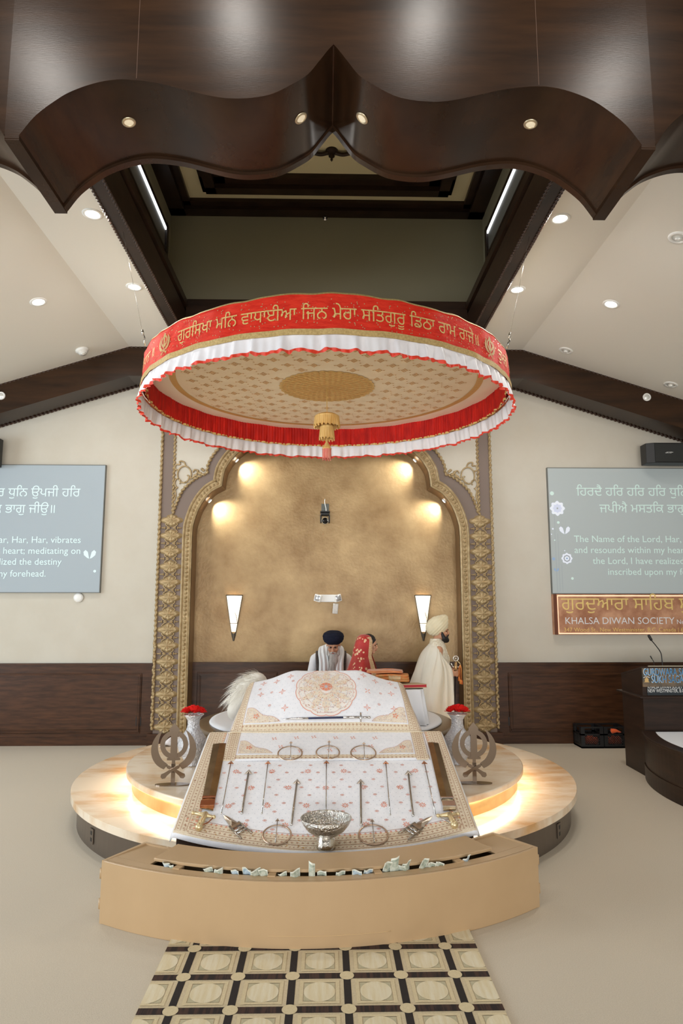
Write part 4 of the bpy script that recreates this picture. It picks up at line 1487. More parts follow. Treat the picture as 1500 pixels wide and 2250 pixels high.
for a, b, lab in (((610, 1797), (605, 1850), 'small steel arrow standing through the lower left ring'), ((817, 1798), (822, 1850), 'small steel arrow standing through the lower right ring'),
                  ((639, 1628), (638, 1668), 'small arrow through the left ring on the raised flap'), ((723, 1626), (721, 1667), 'small arrow through the middle ring on the raised flap'),
                  ((799, 1630), (801, 1668), 'small arrow through the right ring on the raised flap')):
    arrow(a, b, .016, .034, .0032, lab, 'small arrows laid through rings', STEELC, .038 if a[1] < 1700 else LH + .009)
# punch daggers
for tip, h1, h2, lab in (((490, 1790), (530, 1842), (554, 1833), 'steel punch dagger at the lower left of the cloth, pointing up left'),
                         ((950, 1793), (877, 1835), (895, 1842), 'steel punch dagger at the lower right of the cloth, pointing up right')):
    a = on_slope(*tip, LH); e = (on_slope(*h1, LH) + on_slope(*h2, LH)) / 2
    L = (a - e).length
    M = slope_frame(e, a - e)
    t = thing('punch_dagger', lab, 'dagger', e, 0, 'punch daggers')
    bl = [(0, L), (.015, L * .86), (.027, L * .60), (.032, L * .46), (-.032, L * .46), (-.027, L * .60), (-.015, L * .86)]
    m = MB(); n = len(bl)
    m.add([(x, y, 0) for x, y in bl] + [(0, L * .62, .010), (0, L * .62, -.004)], [(i, (i + 1) % n, n) for i in range(n)] + [((i + 1) % n, i, n + 1) for i in range(n)], M)
    m.build('blade', STEELB, t)
    for s in (-1, 1):
        MB().tube([M @ Vector((s * .034, L * .52, .004)), M @ Vector((s * .037, L * .25, .004)), M @ Vector((s * .041, 0, .004))], [.009, .009, .006], 8, flat=(.7, 1)).build('side_bar', STEELB, t)
    for k in (.20, .30): MB().tube([M @ Vector((-.036, L * k, .006)), M @ Vector((0, L * k, .008)), M @ Vector((.036, L * k, .006))], [.007, .010, .007], 8).build('grip_bar', STEEL, t)
    MB().cbox((0, L * .455, .003), (.078, .024, .014), M).build('base_plate', STEELB, t, bevel=.003)
# broad swords in mirror scabbards
MIRR = mat('mirror_scabbard', (170, 152, 120), 0.22, 1.0, col2=(140, 124, 98), nscale=9)
for (pts, hilt, g1, lab, s) in ((((468, 1636), (497, 1634), (468, 1782), (440, 1776)), ((452, 1788), (437, 1817)), ((424, 1786), (470, 1795)), 'broad mirror-bright sword with pale brass hilt on the left edge of the cloth', -1),
                                (((940, 1632), (963, 1634), (1002, 1779), (974, 1782)), ((987, 1790), (998, 1812)), ((962, 1792), (1006, 1788)), 'broad mirror-bright sword with pale brass hilt on the right edge of the cloth', 1)):
    q = [on_slope(*p, LH) for p in pts]
    t = thing('broad_sword', lab, 'sword', (q[2] + q[3]) / 2, 0, 'broad swords at the cloth edges')
    top = [p + SN * .004 for p in q]
    c0, c1 = (q[0] + q[1]) / 2 + SN * .008, (q[2] + q[3]) / 2 + SN * .008
    m = MB(); m.add(q + top + [c0, c1], [(3, 2, 1, 0), (0, 1, 5, 8, 4), (2, 3, 7, 9, 6), (1, 2, 6, 5), (3, 0, 4, 7), (4, 8, 9, 7), (8, 5, 6, 9)])
    m.build('scabbard', MIRR, t)
    ax = ((q[0] + q[1]) - (q[2] + q[3])).normalized()
    M = slope_frame((q[2] + q[3]) / 2, ax)
    w = (q[2] - q[3]).length
    MB().cbox((0, .05, .008), (w * 1.02, .06, .026), M).cbox((0, .12, .008), (w * .95, .018, .024), M).build('scabbard_locket', COPPER if s < 0 else STEEL, t, bevel=.003)
    a, b = on_slope(*hilt[0], LH + .014), on_slope(*hilt[1], LH + .014)
    m = MB().tube([a, a.lerp(b, .35), a.lerp(b, .7), b], [.020, .016, .022, .018], 12); m.ell(b, .026, 12, 8)
    m.build('hilt', BRASS, t)
    a2, b2 = on_slope(*g1[0], LH + .012), on_slope(*g1[1], LH + .012)
    m = MB().tube([a2, a2.lerp(b2, .3), a2.lerp(b2, .5), a2.lerp(b2, .7), b2], [.008, .013, .018, .013, .008], 10); m.ell(a2, .013, 8, 6); m.ell(b2, .013, 8, 6)
    m.build('crossguard', BRASS, t)
    e = b2 if s < 0 else a2
    mid_ = e.lerp(b, .5) + (e - a).normalized() * .012
    MB().tube([e, mid_, b + SN * .005], .0045, 6).build('knuckle_bow', COPPER if s < 0 else STEEL, t)
# silver bowl on a foot
bb = on_slope(716, 1857, .014)
bowl = thing('footed_bowl', 'hammered silver footed bowl standing at the front centre of the cloth', 'bowl', bb)
SILV = mat('hammered_silver', (220, 216, 208), 0.14, 1.0, bump=.8, bscale=70, bdist=.02)
T = Matrix.Translation(bb)
RBW = .162
MB().lathe([(.0, .062), (.03, .062), (.075, .075), (.118, .103), (.145, .135), (RBW - .004, .166), (RBW, .170), (RBW + .004, .166), (.148, .128), (.120, .094), (.076, .064), (.045, .056)], 64, T).build('bowl', SILV, bowl)
MB().lathe([(.046, .058), (.048, .05), (.058, .04), (.060, .0), (.063, -.012), (0, -.012)], 48, T).build('foot', mat('silver_foot', (222, 214, 200), .2, 1.0, bump=.4, bscale=50), bowl)
# long sheathed sword lying across the upper cloth
t = thing('sheathed_sword', 'long slim sword in a navy scabbard lying across the upper white cloth', 'sword', UPS(-.36, SFOLD + .12))
f = UE(.018)
def on_up(px, s): return f(px, s)
P = [on_up(-.37 + .74 * i / 10, SFOLD + .095 + .012 * i / 10) for i in range(11)]
MB().tube(P[:4], [.003, .006, .008, .008], 8, flat=(1, .7)).build('chape', STEEL, t)
MB().tube(P[3:8], .0085, 8, flat=(1, .7)).build('scabbard', mat('navy_velvet', (36, 44, 78), .7, sheen=.3), t)
MB().tube(P[7:10], [.0095, .0095, .009], 8, flat=(1, .7)).build('scabbard_throat', STEEL, t)
m = MB().tube(P[9:11], [.007, .008], 8)
m.ell(P[10], .011, 8, 6)
m.build('hilt', STEEL, t)
g = P[9]
MB().tube([g + Vector((0, -.012, -.036)), g, g + Vector((0, .012, .036))], [.006, .009, .006], 8).build('crossguard', STEEL, t)

# ------------------------------------------------------------------ collection box
TAN = mat('tan_lacquer', (188, 158, 120), 0.36, col2=(182, 152, 114), nscale=1.5)
GC = Vector((-0.115, 6.28, 0)); GA = math.radians(3.6)
def GP(r, a, z):  # a measured from straight towards the viewer
    w = a + GA
    return Vector((GC.x + r * sin(w), GC.y - r * cos(w), z))
HA = math.radians(36.2)
R_O, R_I, GZ = 2.27, 1.925, .352
box = thing('collection_box', 'curved tan collection box with a slot full of banknotes, in front of the stage', 'collection box', (0, 4.1, 0))
NA = 72
def sector(r0, r1, z0, z1, a0=-HA, a1=HA, n=NA, ztilt=0.0):
    m = MB(); vs = []
    for i in range(n + 1):
        a = a0 + (a1 - a0) * i / n
        vs += [GP(r0, a, z0 + ztilt), GP(r1, a, z0), GP(r1, a, z1), GP(r0, a, z1 + ztilt)]
    fs = [(4 * i + j, 4 * i + 4 + j, 4 * i + 4 + (j + 1) % 4, 4 * i + (j + 1) % 4) for i in range(n) for j in range(4)]
    fs += [(0, 1, 2, 3), (4 * n + 3, 4 * n + 2, 4 * n + 1, 4 * n)]
    return m.add(vs, fs)
sector(R_O - .02, R_O, .0, GZ).build('front_panel', TAN, box, weld=True, bevel=.004)
sector(R_I, R_I + .02, .0, GZ + .01).build('back_panel', TAN, box, weld=True)
sector(R_I + .02, R_O - .02, .0, .03).build('bottom', TAN, box, weld=True)
sector(R_O - .085, R_O - .02, GZ - .014, GZ).build('front_lip', TAN, box, weld=True)
HS = math.radians(28.5)
sector(R_I - .004, R_O - .118, GZ + .006, GZ + .024, -HS, HS, 64, ztilt=.012).build('lid', TAN, box, weld=True, bevel=.004)
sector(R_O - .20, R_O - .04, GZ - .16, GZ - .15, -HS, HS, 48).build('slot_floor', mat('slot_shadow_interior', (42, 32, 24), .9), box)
for s in (-1, 1):
    a0, a1 = (HS, HA) if s > 0 else (-HA, -HS)
    sector(R_I, R_O - .0865, GZ - .012, GZ, a0, a1, 12).build('top_end', TAN, box, weld=True)
    m = MB(); vs = [GP(R_I, s * HA, 0), GP(R_O, s * HA, 0), GP(R_O, s * HA, GZ), GP(R_I, s * HA, GZ + .01)]
    vs += [v + (GP(2, s * HA, 0) - GP(2, s * (HA - .01), 0)).normalized() * -.02 for v in vs]
    m.add(vs, [(0, 1, 2, 3), (7, 6, 5, 4), (0, 4, 5, 1), (1, 5, 6, 2), (2, 6, 7, 3), (3, 7, 4, 0)]); m.build('end_panel', TAN, box)
    for z in (.27, .10):
        c = GP(R_O - .02, s * (HA + .008), z); c2 = GP(R_O - .02, s * HA, z)
        MB().tube([c - Vector((0, 0, .028)), c + Vector((0, 0, .028))], .014, 10).build('hinge', TAN, box)
for px in (383, 602, 826, 1042):
    p = at_z(px, 1912, GZ)
    a = math.atan2(p.x - GC.x, GC.y - p.y) - GA
    sector(R_O - .130, R_O - .07, GZ - .05, GZ + .006, a - .010, a + .010, 2).build('slot_divider', TAN, box, weld=True)
MB().tube([GP(R_O + .001, a, .075) for a in [-.15 + .30 * i / 20 for i in range(21)]], .0012, 4).build('scratch', mat('pale_scratch', (222, 190, 140), .5), box)
# banknotes sticking out of the slot
BILL = mat('green_banknote', (206, 212, 198), .75, col2=(150, 166, 150), nscale=38, detail=6, ramp=(.40, .62))
BILLB = mat('blue_banknote', (200, 214, 222), .75, col2=(150, 176, 192), nscale=38, detail=6, ramp=(.40, .62))
BILLM = mat('banknote_margin', (226, 228, 214), .75)
random.seed(21)
bills = [(343, .03, 1, .5, 'crumpled pale banknote at the far left end of the slot'), (356, .02, 0, .2, 'folded grey green banknote beside the far left note'),
         (455, .03, 0, .3, 'pale banknote right of the first divider'), (482, .035, 0, -.4, 'olive banknote lying folded in the slot'), (520, .03, 1, .9, 'blue banknote lying flat along the slot'),
         (546, .045, 1, .2, 'blue banknote at the left of the crumpled bunch'), (566, .05, 0, -.3, 'grey banknote in the middle of the crumpled bunch'), (583, .055, 0, .4, 'creased green banknote at the right of the crumpled bunch'),
         (622, .022, 0, .7, 'small folded banknote beside the second divider'), (650, .06, 0, -.2, 'pale banknote curling up left of the upright note'), (685, .115, 0, .05, 'green banknote standing upright in the slot'),
         (706, .03, 0, .8, 'white folded banknote right of the upright note'), (746, .03, 0, .0, 'olive banknote at the middle of the slot'), (781, .035, 1, .1, 'blue banknote low in the slot right of centre'),
         (808, .028, 1, .2, 'pale blue banknote before the third divider'), (851, .085, 0, .05, 'curled banknote standing in front of two others'), (868, .115, 0, -.05, 'tallest curled banknote in the right cluster'),
         (886, .04, 0, .5, 'banknote lying low in the right cluster'), (897, .07, 0, .1, 'banknote at the right of the cluster'), (940, .085, 0, .0, 'single curled banknote left of the folded notes at the right'),
         (963, .035, 0, .5, 'folded banknote at the right part of the slot'), (985, .03, 0, .8, 'flat folded banknote near the right divider'), (1072, .035, 1, .6, 'pale banknote at the far right end of the slot')]
for px, h, kind, rot, lab in bills:
    p = at_z(px, 1916, GZ)
    a = math.atan2(p.x - GC.x, GC.y - p.y) - GA
    r = R_O - .101 + random.uniform(-.010, .010)
    c = GP(r, a, GZ - .02)
    t = thing('banknote', lab, 'banknote', c, 0, 'banknotes in the collection box slot')
    w = .036 if h > .1 and px < 700 else .050
    tang = (GP(r, a + .01, 0) - GP(r, a - .01, 0)).normalized(); out = (GP(r + 1, a, 0) - GP(r, a, 0)).normalized()
    tang = (tang * cos(rot * .5) + out * sin(rot * .5)).normalized()
    seed = random.random() * 9
    h *= .72; hh = h + .05
    crump = .010 if h < .07 else .003
    def bf(u, v, e=0.0):
        z = hh * v
        k = (v ** 2) * h * .9
        cr = crump * sin(u * 4 + seed) * v + crump * .7 * sin(u * 7 + v * 6 + seed)
        return c + tang * ((u - .5) * w * (1.1 if h < .06 else 1)) + out * (k * (.8 if h < .07 else .5) + cr + e + .006 * cos((u - .5) * 3)) + Vector((0, 0, z - .03 + (u - .5) * .02 * sin(seed * 3) * v))
    m = MB()
    nu, nv = 14, 10
    vs = [bf(i / nu, j / nv) for j in range(nv + 1) for i in range(nu + 1)]
    for j in range(nv):
        for i in range(nu):
            edge = i in (0, nu - 1) or j == nv - 1
            m.add([vs[j * (nu + 1) + i], vs[j * (nu + 1) + i + 1], vs[(j + 1) * (nu + 1) + i + 1], vs[(j + 1) * (nu + 1) + i]], [(0, 1, 2, 3)], None, 1 if edge else 0, True)
    m.build('note', [BILLB if kind else BILL, BILLM], t, weld=True, thick=.0008)

# ------------------------------------------------------------------ patterned runner
RUGC = mat('runner_cream', (216, 200, 166), .95, col2=(204, 187, 152), nscale=140, bump=.5, bscale=380, bdist=.004)
RUGK = mat('runner_black', (34, 28, 26), .95, col2=(46, 38, 34), nscale=200, bump=.5, bscale=380, bdist=.004)
RUGB = mat('runner_brown_weft', (70, 48, 38), .95, col2=(38, 28, 24), nscale=14, stretch=(3, .2, 1), ramp=(.45, .55), bump=.5, bscale=380, bdist=.004)
RUGP = mat('runner_pale', (232, 222, 194), .95, col2=(222, 206, 166), nscale=22, stretch=(2.2, .2, 1), bump=.4, bscale=380, bdist=.004)
RUGG = mat('runner_sage', (200, 190, 156), .95, col2=(188, 180, 148), nscale=60, bump=.4, bscale=380, bdist=.004)
RUGY = mat('runner_straw', (222, 206, 168), .95, col2=(213, 196, 156), nscale=120, bump=.4, bscale=380, bdist=.004)
rug = thing('patterned_runner', 'beige runner carpet with black grid and cream roundels leading under the collection box', 'rug', (-.01, 2, 0))
RX0, RX1, RY0, RY1 = -.865, .83, -1.6, 4.20
MB().box((RX0, RY0, 0), (RX1, RY1, .010)).build('pile', RUGC, rug)
CX_, CY_ = 0.2735, 0.290
ox = at_z(642.5, 2150, 0).x; oy = at_z(643, 2150, 0).y
mk, mb_, mp, mg, my = MB(), MB(), MB(), MB(), MB()
def clipx(a, b): return max(a, RX0 + .001), min(b, RX1 - .001)
def rect(m, x0, x1, y0, y1, z):
    x0, x1 = clipx(x0, x1); y0 = max(y0, RY0); y1 = min(y1, RY1)
    if x1 - x0 > .002 and y1 - y0 > .002: m.add([(x0, y0, z), (x1, y0, z), (x1, y1, z), (x0, y1, z)], [(0, 1, 2, 3)])
def oval(m, cx, cy, a, b, z, n=28):
    P = [(min(max(cx + a * cos(2 * PI * i / n), RX0 + .001), RX1 - .001), cy + b * sin(2 * PI * i / n), z) for i in range(n)]
    if max(p[0] for p in P) - min(p[0] for p in P) > .01: m.add(P, [tuple(range(n))])
for i in range(-4, 5):
    X = ox + i * CX_
    rect(mk, X - .018, X + .018, RY0, RY1, .0108)
    for j in range(-16, 4):
        Y = oy + j * CY_
        if Y > RY1 - .05: continue
        if i == -4: rect(mb_, RX0, RX1, Y - .026, Y + .026, .0112)
        oval(my, X, Y, .036, .040, .0122)
        x0, x1, y0, y1 = X + .052, X + CX_ - .052, Y + .055, Y + CY_ - .055
        rect(mg, x0 + .010, x1 - .010, y0 + .012, y1 - .012, .0112)
        for (a, b, c, d) in ((x0 - .012, x0 + .006, y0 - .012, y1 + .012), (x1 - .006, x1 + .012, y0 - .012, y1 + .012), (x0, x1, y0 - .010, y0 + .008), (x0, x1, y1 - .008, y1 + .010)): rect(my, a, b, c, d, .0116 if c < y0 and d > y1 else .0119)
        oval(mp, (x0 + x1) / 2, (y0 + y1) / 2, (x1 - x0) * .45, (y1 - y0) * .47, .0122, 36)
mk.build('black_bars', RUGK, rug); mb_.build('brown_bars', RUGB, rug); mp.build('roundels', RUGP, rug); mg.build('sage_squares', RUGG, rug); my.build('straw_borders', RUGY, rug)
# ------------------------------------------------------------------ emblem stands, vases and roses
EMST = mat('mirror_cut_steel', (146, 130, 116), 0.13, 1.0)
def emblem_stand(c, lab, turn):
    t = thing('emblem_stand', lab, 'emblem', c, 0, 'steel emblem stands')
    sc = .432 * EM
    S = Matrix.Translation(c) @ Matrix.Rotation(turn, 4, 'Z') @ frame((0, 0, .045), (1, 0, 0), (0, 0, 1), (0, -1, 0)) @ Matrix.Scale(sc, 4)
    D = .005 / sc
    MB().prism(B_, -D, D, S).build('central_sword', EMST, t)
    MB().prism(RO, -D * 1.8, -D * .2, S, holes=[RI]).build('ring', EMST, t)
    for nm_, p, d in (('curved_blade', CL, 1.6), ('curved_blade', CR, 2.6)): MB().prism(p, D * (d - 1), D * d, S).build(nm_, EMST, t)
    for p, d in ((HL, 1.6), (HR, 2.6)): MB().prism(p, D * (d - 1), D * d, S).build('handle', EMST, t)
    R_ = Matrix.Translation(c) @ Matrix.Rotation(turn, 4, 'Z')
    MB().box((-.016, -.005, .004), (.016, .006, .16), R_).build('post', EMST, t)
    MB().prism([(.14 * cos(2 * PI * i / 32), .05 * sin(2 * PI * i / 32)) for i in range(32)], 0, .006, R_).build('base_plate', EMST, t)
emblem_stand(Vector((-1.215, 5.70, UZ + .001)), 'polished steel sword and ring emblem on a stand, on the left of the stage', .05)
emblem_stand(Vector((1.192, 5.69, UZ + .001)), 'polished steel sword and ring emblem on a stand, on the right of the stage', -.05)
VASE = mat('silver_mosaic', (240, 240, 242), 0.2, 0.35, col2=(214, 214, 220), nscale=60, bump=1.0, bscale=55, bdist=.02)
ROSE = mat('red_rose_petal', (214, 26, 20), .6, spec=.2)
def rose(c, r, lab, tilt, seed):
    t = thing('rose', lab, 'rose', c, 0, 'red roses in the silver vases')
    rnd = random.Random(seed)
    B = Matrix.Translation(c) @ Matrix.Rotation(tilt[0], 4, 'X') @ Matrix.Rotation(tilt[1], 4, 'Y')
    for ringi, (k, rad, lean, hh) in enumerate(((3, .25, .0, .95), (5, .5, .2, .95), (6, .78, .5, .85), (7, 1.0, .85, .7))):
        for i in range(k):
            a = 2 * PI * (i + .5 * (ringi % 2)) / k + rnd.uniform(-.2, .2)
            def pf(u, v, a=a, rad=rad, lean=lean, hh=hh):
                w = (u - .5) * 2
                ang = a + w * (.95 / (rad * 1.6 + .3)) * (.55 + .45 * sin(PI * min(1, v * 1.1)))
                rr = r * (rad * (.35 + .65 * v ** .7) + .18 * lean * v * v - .08 * w * w * v)
                z = r * (hh * v - .45 * lean * v * v * .55 - .10 * w * w * v + .03 * sin(w * 5 + a) * v)
                return Vector((rr * cos(ang), rr * sin(ang), z))
            MB().grid(pf, 8, 6, B).build('petal', ROSE, t, thick=.0015)
    MB().ell(B @ Vector((0, 0, r * .25)), (r * .22, r * .22, r * .4), 10, 8).build('heart', ROSE, t)
for s, side in ((-1, 'left'), (1, 'right')):
    c = Vector((s * 1.192, 6.38, UZ + .001))
    t = thing('mosaic_vase', 'silver mosaic vase with flared mouth on the %s of the stage' % side, 'vase', c, 0, 'silver vases')
    T = Matrix.Translation(c)
    MB().lathe([(0, .0), (.066, .0), (.072, .012), (.066, .03), (.09, .07), (.125, .13), (.135, .18), (.125, .225), (.09, .27), (.062, .31), (.052, .35), (.054, .39), (.068, .415), (.086, .436), (.088, .440), (.083, .440), (.062, .41), (.046, .37), (.046, .34)], 56, T).build('body', VASE, t)
    MB().tube([c + Vector((.089 * cos(w), .089 * sin(w), .439)) for w in [2 * PI * i / 40 for i in range(40)]], .004, 6, closed=True).build('rim', mat('silver_rim_' + side, (240, 240, 240), .15, 1.0), t)
    zr = c.z + .452
    rs = ((-.055, -.01, .008, .052, 'left'), (.012, -.035, .015, .062, 'front'), (.06, .005, .006, .05, 'right'), (.0, .045, .01, .05, 'back'))
    for k, (dx, dy, dz, r, nmr) in enumerate(rs):
        rose(Vector((c.x + dx, c.y + dy, zr + dz)), r, 'red rose at the %s of the bunch in the %s silver vase' % (nmr, side), (-.5 if nmr == 'front' else .35 if nmr == 'back' else -.25, dx * 6), k * 7 + (s > 0) * 31)
# folded white cloth on the back left of the stage
t = thing('white_drape', 'crumpled white cloth hanging over the back left edge of the upper tier', 'cloth', at_z(315, 1650, .44))
def drp(u, v):
    x = -1.25 - .42 * u; y = 7.45 + .5 * v - .30 * u
    rr = math.hypot(x, y - UY)
    z = UZ + .012 + .022 * sin(u * 11 + v * 3) * sin(v * 9) + .018 * (1 - u) + .01 * sin(u * 23)
    if rr > 1.83: z -= (rr - 1.83) * 1.3
    return (x, y, max(z, UZ + .008) if rr < 1.83 else max(z, .30))
MB().grid(drp, 40, 36).build('fabric', WSAT, t, thick=.006)
# fly whisk of long white hair
t = thing('fly_whisk', 'fluffy white hair fly whisk resting left of the mandala cloth', 'whisk', (-.83, 6.62, .97))
HAIR = mat('white_yak_hair', (244, 240, 230), .75, sheen=.3)
m = MB(); rnd = random.Random(4)
root = Vector((-.60, 6.78, 1.10))
def hairstrand(m, p0, d, L, drop, w):
    pts = []
    for k in range(6):
        q = k / 5
        p = p0 + d * (L * q) + Vector((0, 0, -drop * q * q))
        pts.append(p)
    side = Vector((.3, -.2, .9)).cross(d).normalized() * w
    vs = []
    for k, p in enumerate(pts): vs += [p - side * (1 - k / 5.2), p + side * (1 - k / 5.2)]
    m.add(vs, [(2 * k, 2 * k + 2, 2 * k + 3, 2 * k + 1) for k in range(5)], None, 0, True)
core = MB()
for k in range(9):
    q = k / 8
    core.ell((-.66 - .19 * q, 6.72 - .08 * q, 1.13 - .04 * q - .20 * q * q * q), (.10 - .02 * q, .10, .105 - .01 * q), 14, 10)
core.build('hair_core', HAIR, t)
for k in range(1500):
    q = rnd.random()
    a = rnd.uniform(0, 2 * PI); b = rnd.uniform(-1, 1)
    c = Vector((-.66 - .19 * q, 6.72 - .08 * q, 1.13 - .04 * q - .20 * q * q * q))
    n_ = Vector((sqrt(1 - b * b) * cos(a), sqrt(1 - b * b) * sin(a), b))
    p = c + Vector((n_.x * .095, n_.y * .095, n_.z * .10))
    if p.z < .99: continue
    d = (n_ * .45 + Vector((-.55, -.15, .10 - .7 * q))).normalized()
    L_ = rnd.uniform(.07, .14)
    hairstrand(m, p, d, L_, rnd.uniform(.03, .07), .0035)
h = m.build('hair_fringe', HAIR, t)
h['kind'] = 'stuff'
MB().tube([(-.62, 6.75, 1.08), (-.50, 6.82, 1.02), (-.40, 6.88, 1.0)], [.022, .018, .016], 10).build('handle', CHROME, t)

# books and folded cloths at the right of the reading stand
ORF = mat('orange_brocade', (222, 122, 62), .6, .1, col2=(206, 160, 96), nscale=26, detail=5, bump=.2, bscale=120)
ORP = mat('orange_silk', (226, 150, 96), .6, col2=(214, 128, 76), nscale=12, sheen=.3)
BORD = mat('silver_border', (196, 186, 150), .4, .3, col2=(214, 160, 110), nscale=60)
def folded(name, lab, cx, cy, z, sx, sy, h, m_, n=3, rot=0.0, band=None):
    t = thing(name, lab, 'cloth', (cx, cy, z))
    B = Matrix.Translation((cx, cy, z)) @ Matrix.Rotation(rot, 4, 'Z')
    for k in range(n):
        z0 = h * k / n; z1 = h * (k + 1) / n
        pr = [(sx * (.5 - .01 * k), z0 + .001), (sx * (.5 - .01 * k), z1 - .001)]
        def lay(u, v, z0=z0, z1=z1, k=k):
            w = 2 * PI * u; ex = 4.0
            cu, su = cos(w), sin(w)
            x = (abs(cu) ** (2 / 5)) * (1 if cu > 0 else -1) * sx * .5 * (1 - .02 * k)
            y = (abs(su) ** (2 / 5)) * (1 if su > 0 else -1) * sy * .5 * (1 - .015 * k)
            a = PI * v
            q = sin(a) ** .5
            return B @ Vector((x * (.9 + .1 * q if 0 < v < 1 else .9) * (1 if 0 < v < 1 else .98), y * (.9 + .1 * q), z0 + (z1 - z0) * (.5 - .5 * cos(a)) + .004 * sin(x * 20 + k)))
        o = MB().grid(lay, 48, 8, cu=True)
        o.add([lay(i / 48, 1.0) for i in range(48)], [tuple(range(48))]); o.add([lay(i / 48, 0.0) for i in range(48)], [tuple(range(47, -1, -1))])
        o.build('fold', m_, t)
    if band:
        m = MB().grid(lambda u, v: B @ Vector((sx * (-.10 + .34 * u), -sy * .5 - .004 + .01 * (2 * v - 1) ** 2, h * (.1 + .8 * v))), 8, 6)
        m.build('border_band', band, t)
    return t
side = thing('side_book_stand', 'white draped low stand at the right of the mandala cloth', 'stand', (.93, 6.75, .746))
def drape(u, v):
    w = 2 * PI * u
    k = 1 + (.10 * sin(w * 11) + .06 * sin(w * 5 + 1)) * (1.15 - v) + .22 * (1 - v)
    return (.755 + (.19 if abs(cos(w)) < 2 else 0) * (abs(cos(w)) ** .5) * (1 if cos(w) > 0 else -1) * k, 6.85 + .17 * (abs(sin(w)) ** .5) * (1 if sin(w) > 0 else -1) * k, .748 + .325 * v)
m = MB().grid(drape, 96, 8, cu=True); m.add([drape(i / 96, 1) for i in range(96)], [tuple(range(96))]); m.build('drape', mat('sheer_white', (240, 242, 246), .6), side)
bk = thing('red_edged_book', 'large closed book with cream cover and red edge lying right of the mandala cloth', 'book', (.76, 6.82, 1.075))
Bk = Matrix.Translation((.74, 6.84, 1.076)) @ Matrix.Rotation(.18, 4, 'Z') @ Matrix.Rotation(-.06, 4, 'X')
MB().box((-.21, -.15, 0), (.21, .15, .006), Bk).box((-.21, -.15, .030), (.21, .15, .036), Bk).build('cover', mat('cream_cover', (206, 186, 150), .6), bk, bevel=.002)
MB().box((-.20, -.148, .006), (.205, .14, .030), Bk).build('red_page_edge', mat('red_page_edge', (186, 28, 40), .5), bk)
folded('folded_brocade', 'folded orange brocade cloth with silver border lying on the book', .655, 6.92, 1.128, .34, .22, .075, ORF, 3, -.1, BORD)
folded('folded_silk', 'folded pale orange silk cloth on top of the brocade', .585, 6.95, 1.212, .36, .22, .026, ORP, 2, -.14)
# ------------------------------------------------------------------ people
SKIN = mat('skin', (196, 144, 112), .5, sss=.08)
SKINF = mat('fair_skin', (214, 164, 134), .5, sss=.08)
HAIRB = mat('black_hair', (26, 22, 22), .55)
EYEW = mat('eye', (60, 44, 38), .2)
LIPS = mat('lip', (170, 96, 84), .5)
def head_shapes(m, H, jaw=1.0):
    """head in its own frame: face towards -y, eyes at z = 0"""
    m.ell((0, .012, .034), (.074, .096, .094), 24, 16, H)
    m.ell((0, -.022, -.045), (.058 * jaw, .070, .062), 20, 14, H)
    m.ell((0, -.070, -.092), (.026 * jaw, .022, .020), 14, 10, H)
    m.cap((0, -.088, .016), .008, (0, -.108, -.024), .0125, 12, H)
    for s in (-1, 1):
        m.ell((s * .011, -.098, -.028), (.009, .010, .008), 10, 8, H)
        m.ell((s * .040, -.066, -.022), (.024, .020, .022), 12, 10, H)
        m.ell((s * .076, .012, -.012), (.010, .020, .030), 12, 10, H)
        m.cap((s * .012, -.089, .026), .009, (s * .045, -.076, .026), .009, 10, H)
    m.ell((0, -.091, -.052), (.024, .010, .006), 12, 8, H)
    m.ell((0, -.089, -.062), (.021, .010, .007), 12, 8, H)
    m.cap((0, .012, -.05), .052, (0, .035, -.17), .058, 16, H)
def face_parts(H, body, brow, lips=LIPS):
    for s in (-1, 1):
        MB().ell((s * .031, -.0758, .004), (.0120, .009, .0065), 12, 8, H).build('eye', EYEW, body)
        P = [H @ Vector(p) for p in ((s * .013, -.0975, .022), (s * .030, -.096, .028), (s * .048, -.080, .022))]
        MB().tube(P, [.0045, .0045, .002], 6).build('eyebrow', brow, body)
    MB().tube([H @ Vector(p) for p in ((-.022, -.093, -.056), (-.008, -.1015, -.054), (.008, -.1015, -.054), (.022, -.093, -.056))], [.003, .006, .006, .003], 8).build('lips', lips, body)
def hand_shapes(m, M, curl=1.0, mirror=1):
    """hand frame: fingers along +x, palm facing -z, thumb towards +y"""
    m.ell((.045, 0, 0), (.048, .036, .015), 14, 10, M)
    for k, (y, L) in enumerate(((.030, .068), (.010, .078), (-.011, .072), (-.030, .056))):
        y *= mirror
        a = Vector((.080, y, .002)); d1 = .35 * curl; d2 = 1.1 * curl; d3 = 1.7 * curl
        b = a + Vector((cos(d1), 0, -sin(d1))) * L * .45; c = b + Vector((cos(d2), 0, -sin(d2))) * L * .32; e = c + Vector((cos(d3), 0, -sin(d3))) * L * .24
        m.cap(a, .0095, b, .009, 10, M); m.cap(b, .009, c, .0082, 10, M); m.cap(c, .0082, e, .007, 10, M)
    a = Vector((.022, .030 * mirror, -.002)); b = a + Vector((.030, .022 * mirror, -.014)); c = b + Vector((.026, .002 * mirror, -.016))
    m.cap(a, .013, b, .0105, 10, M); m.cap(b, .0105, c, .0085, 10, M)
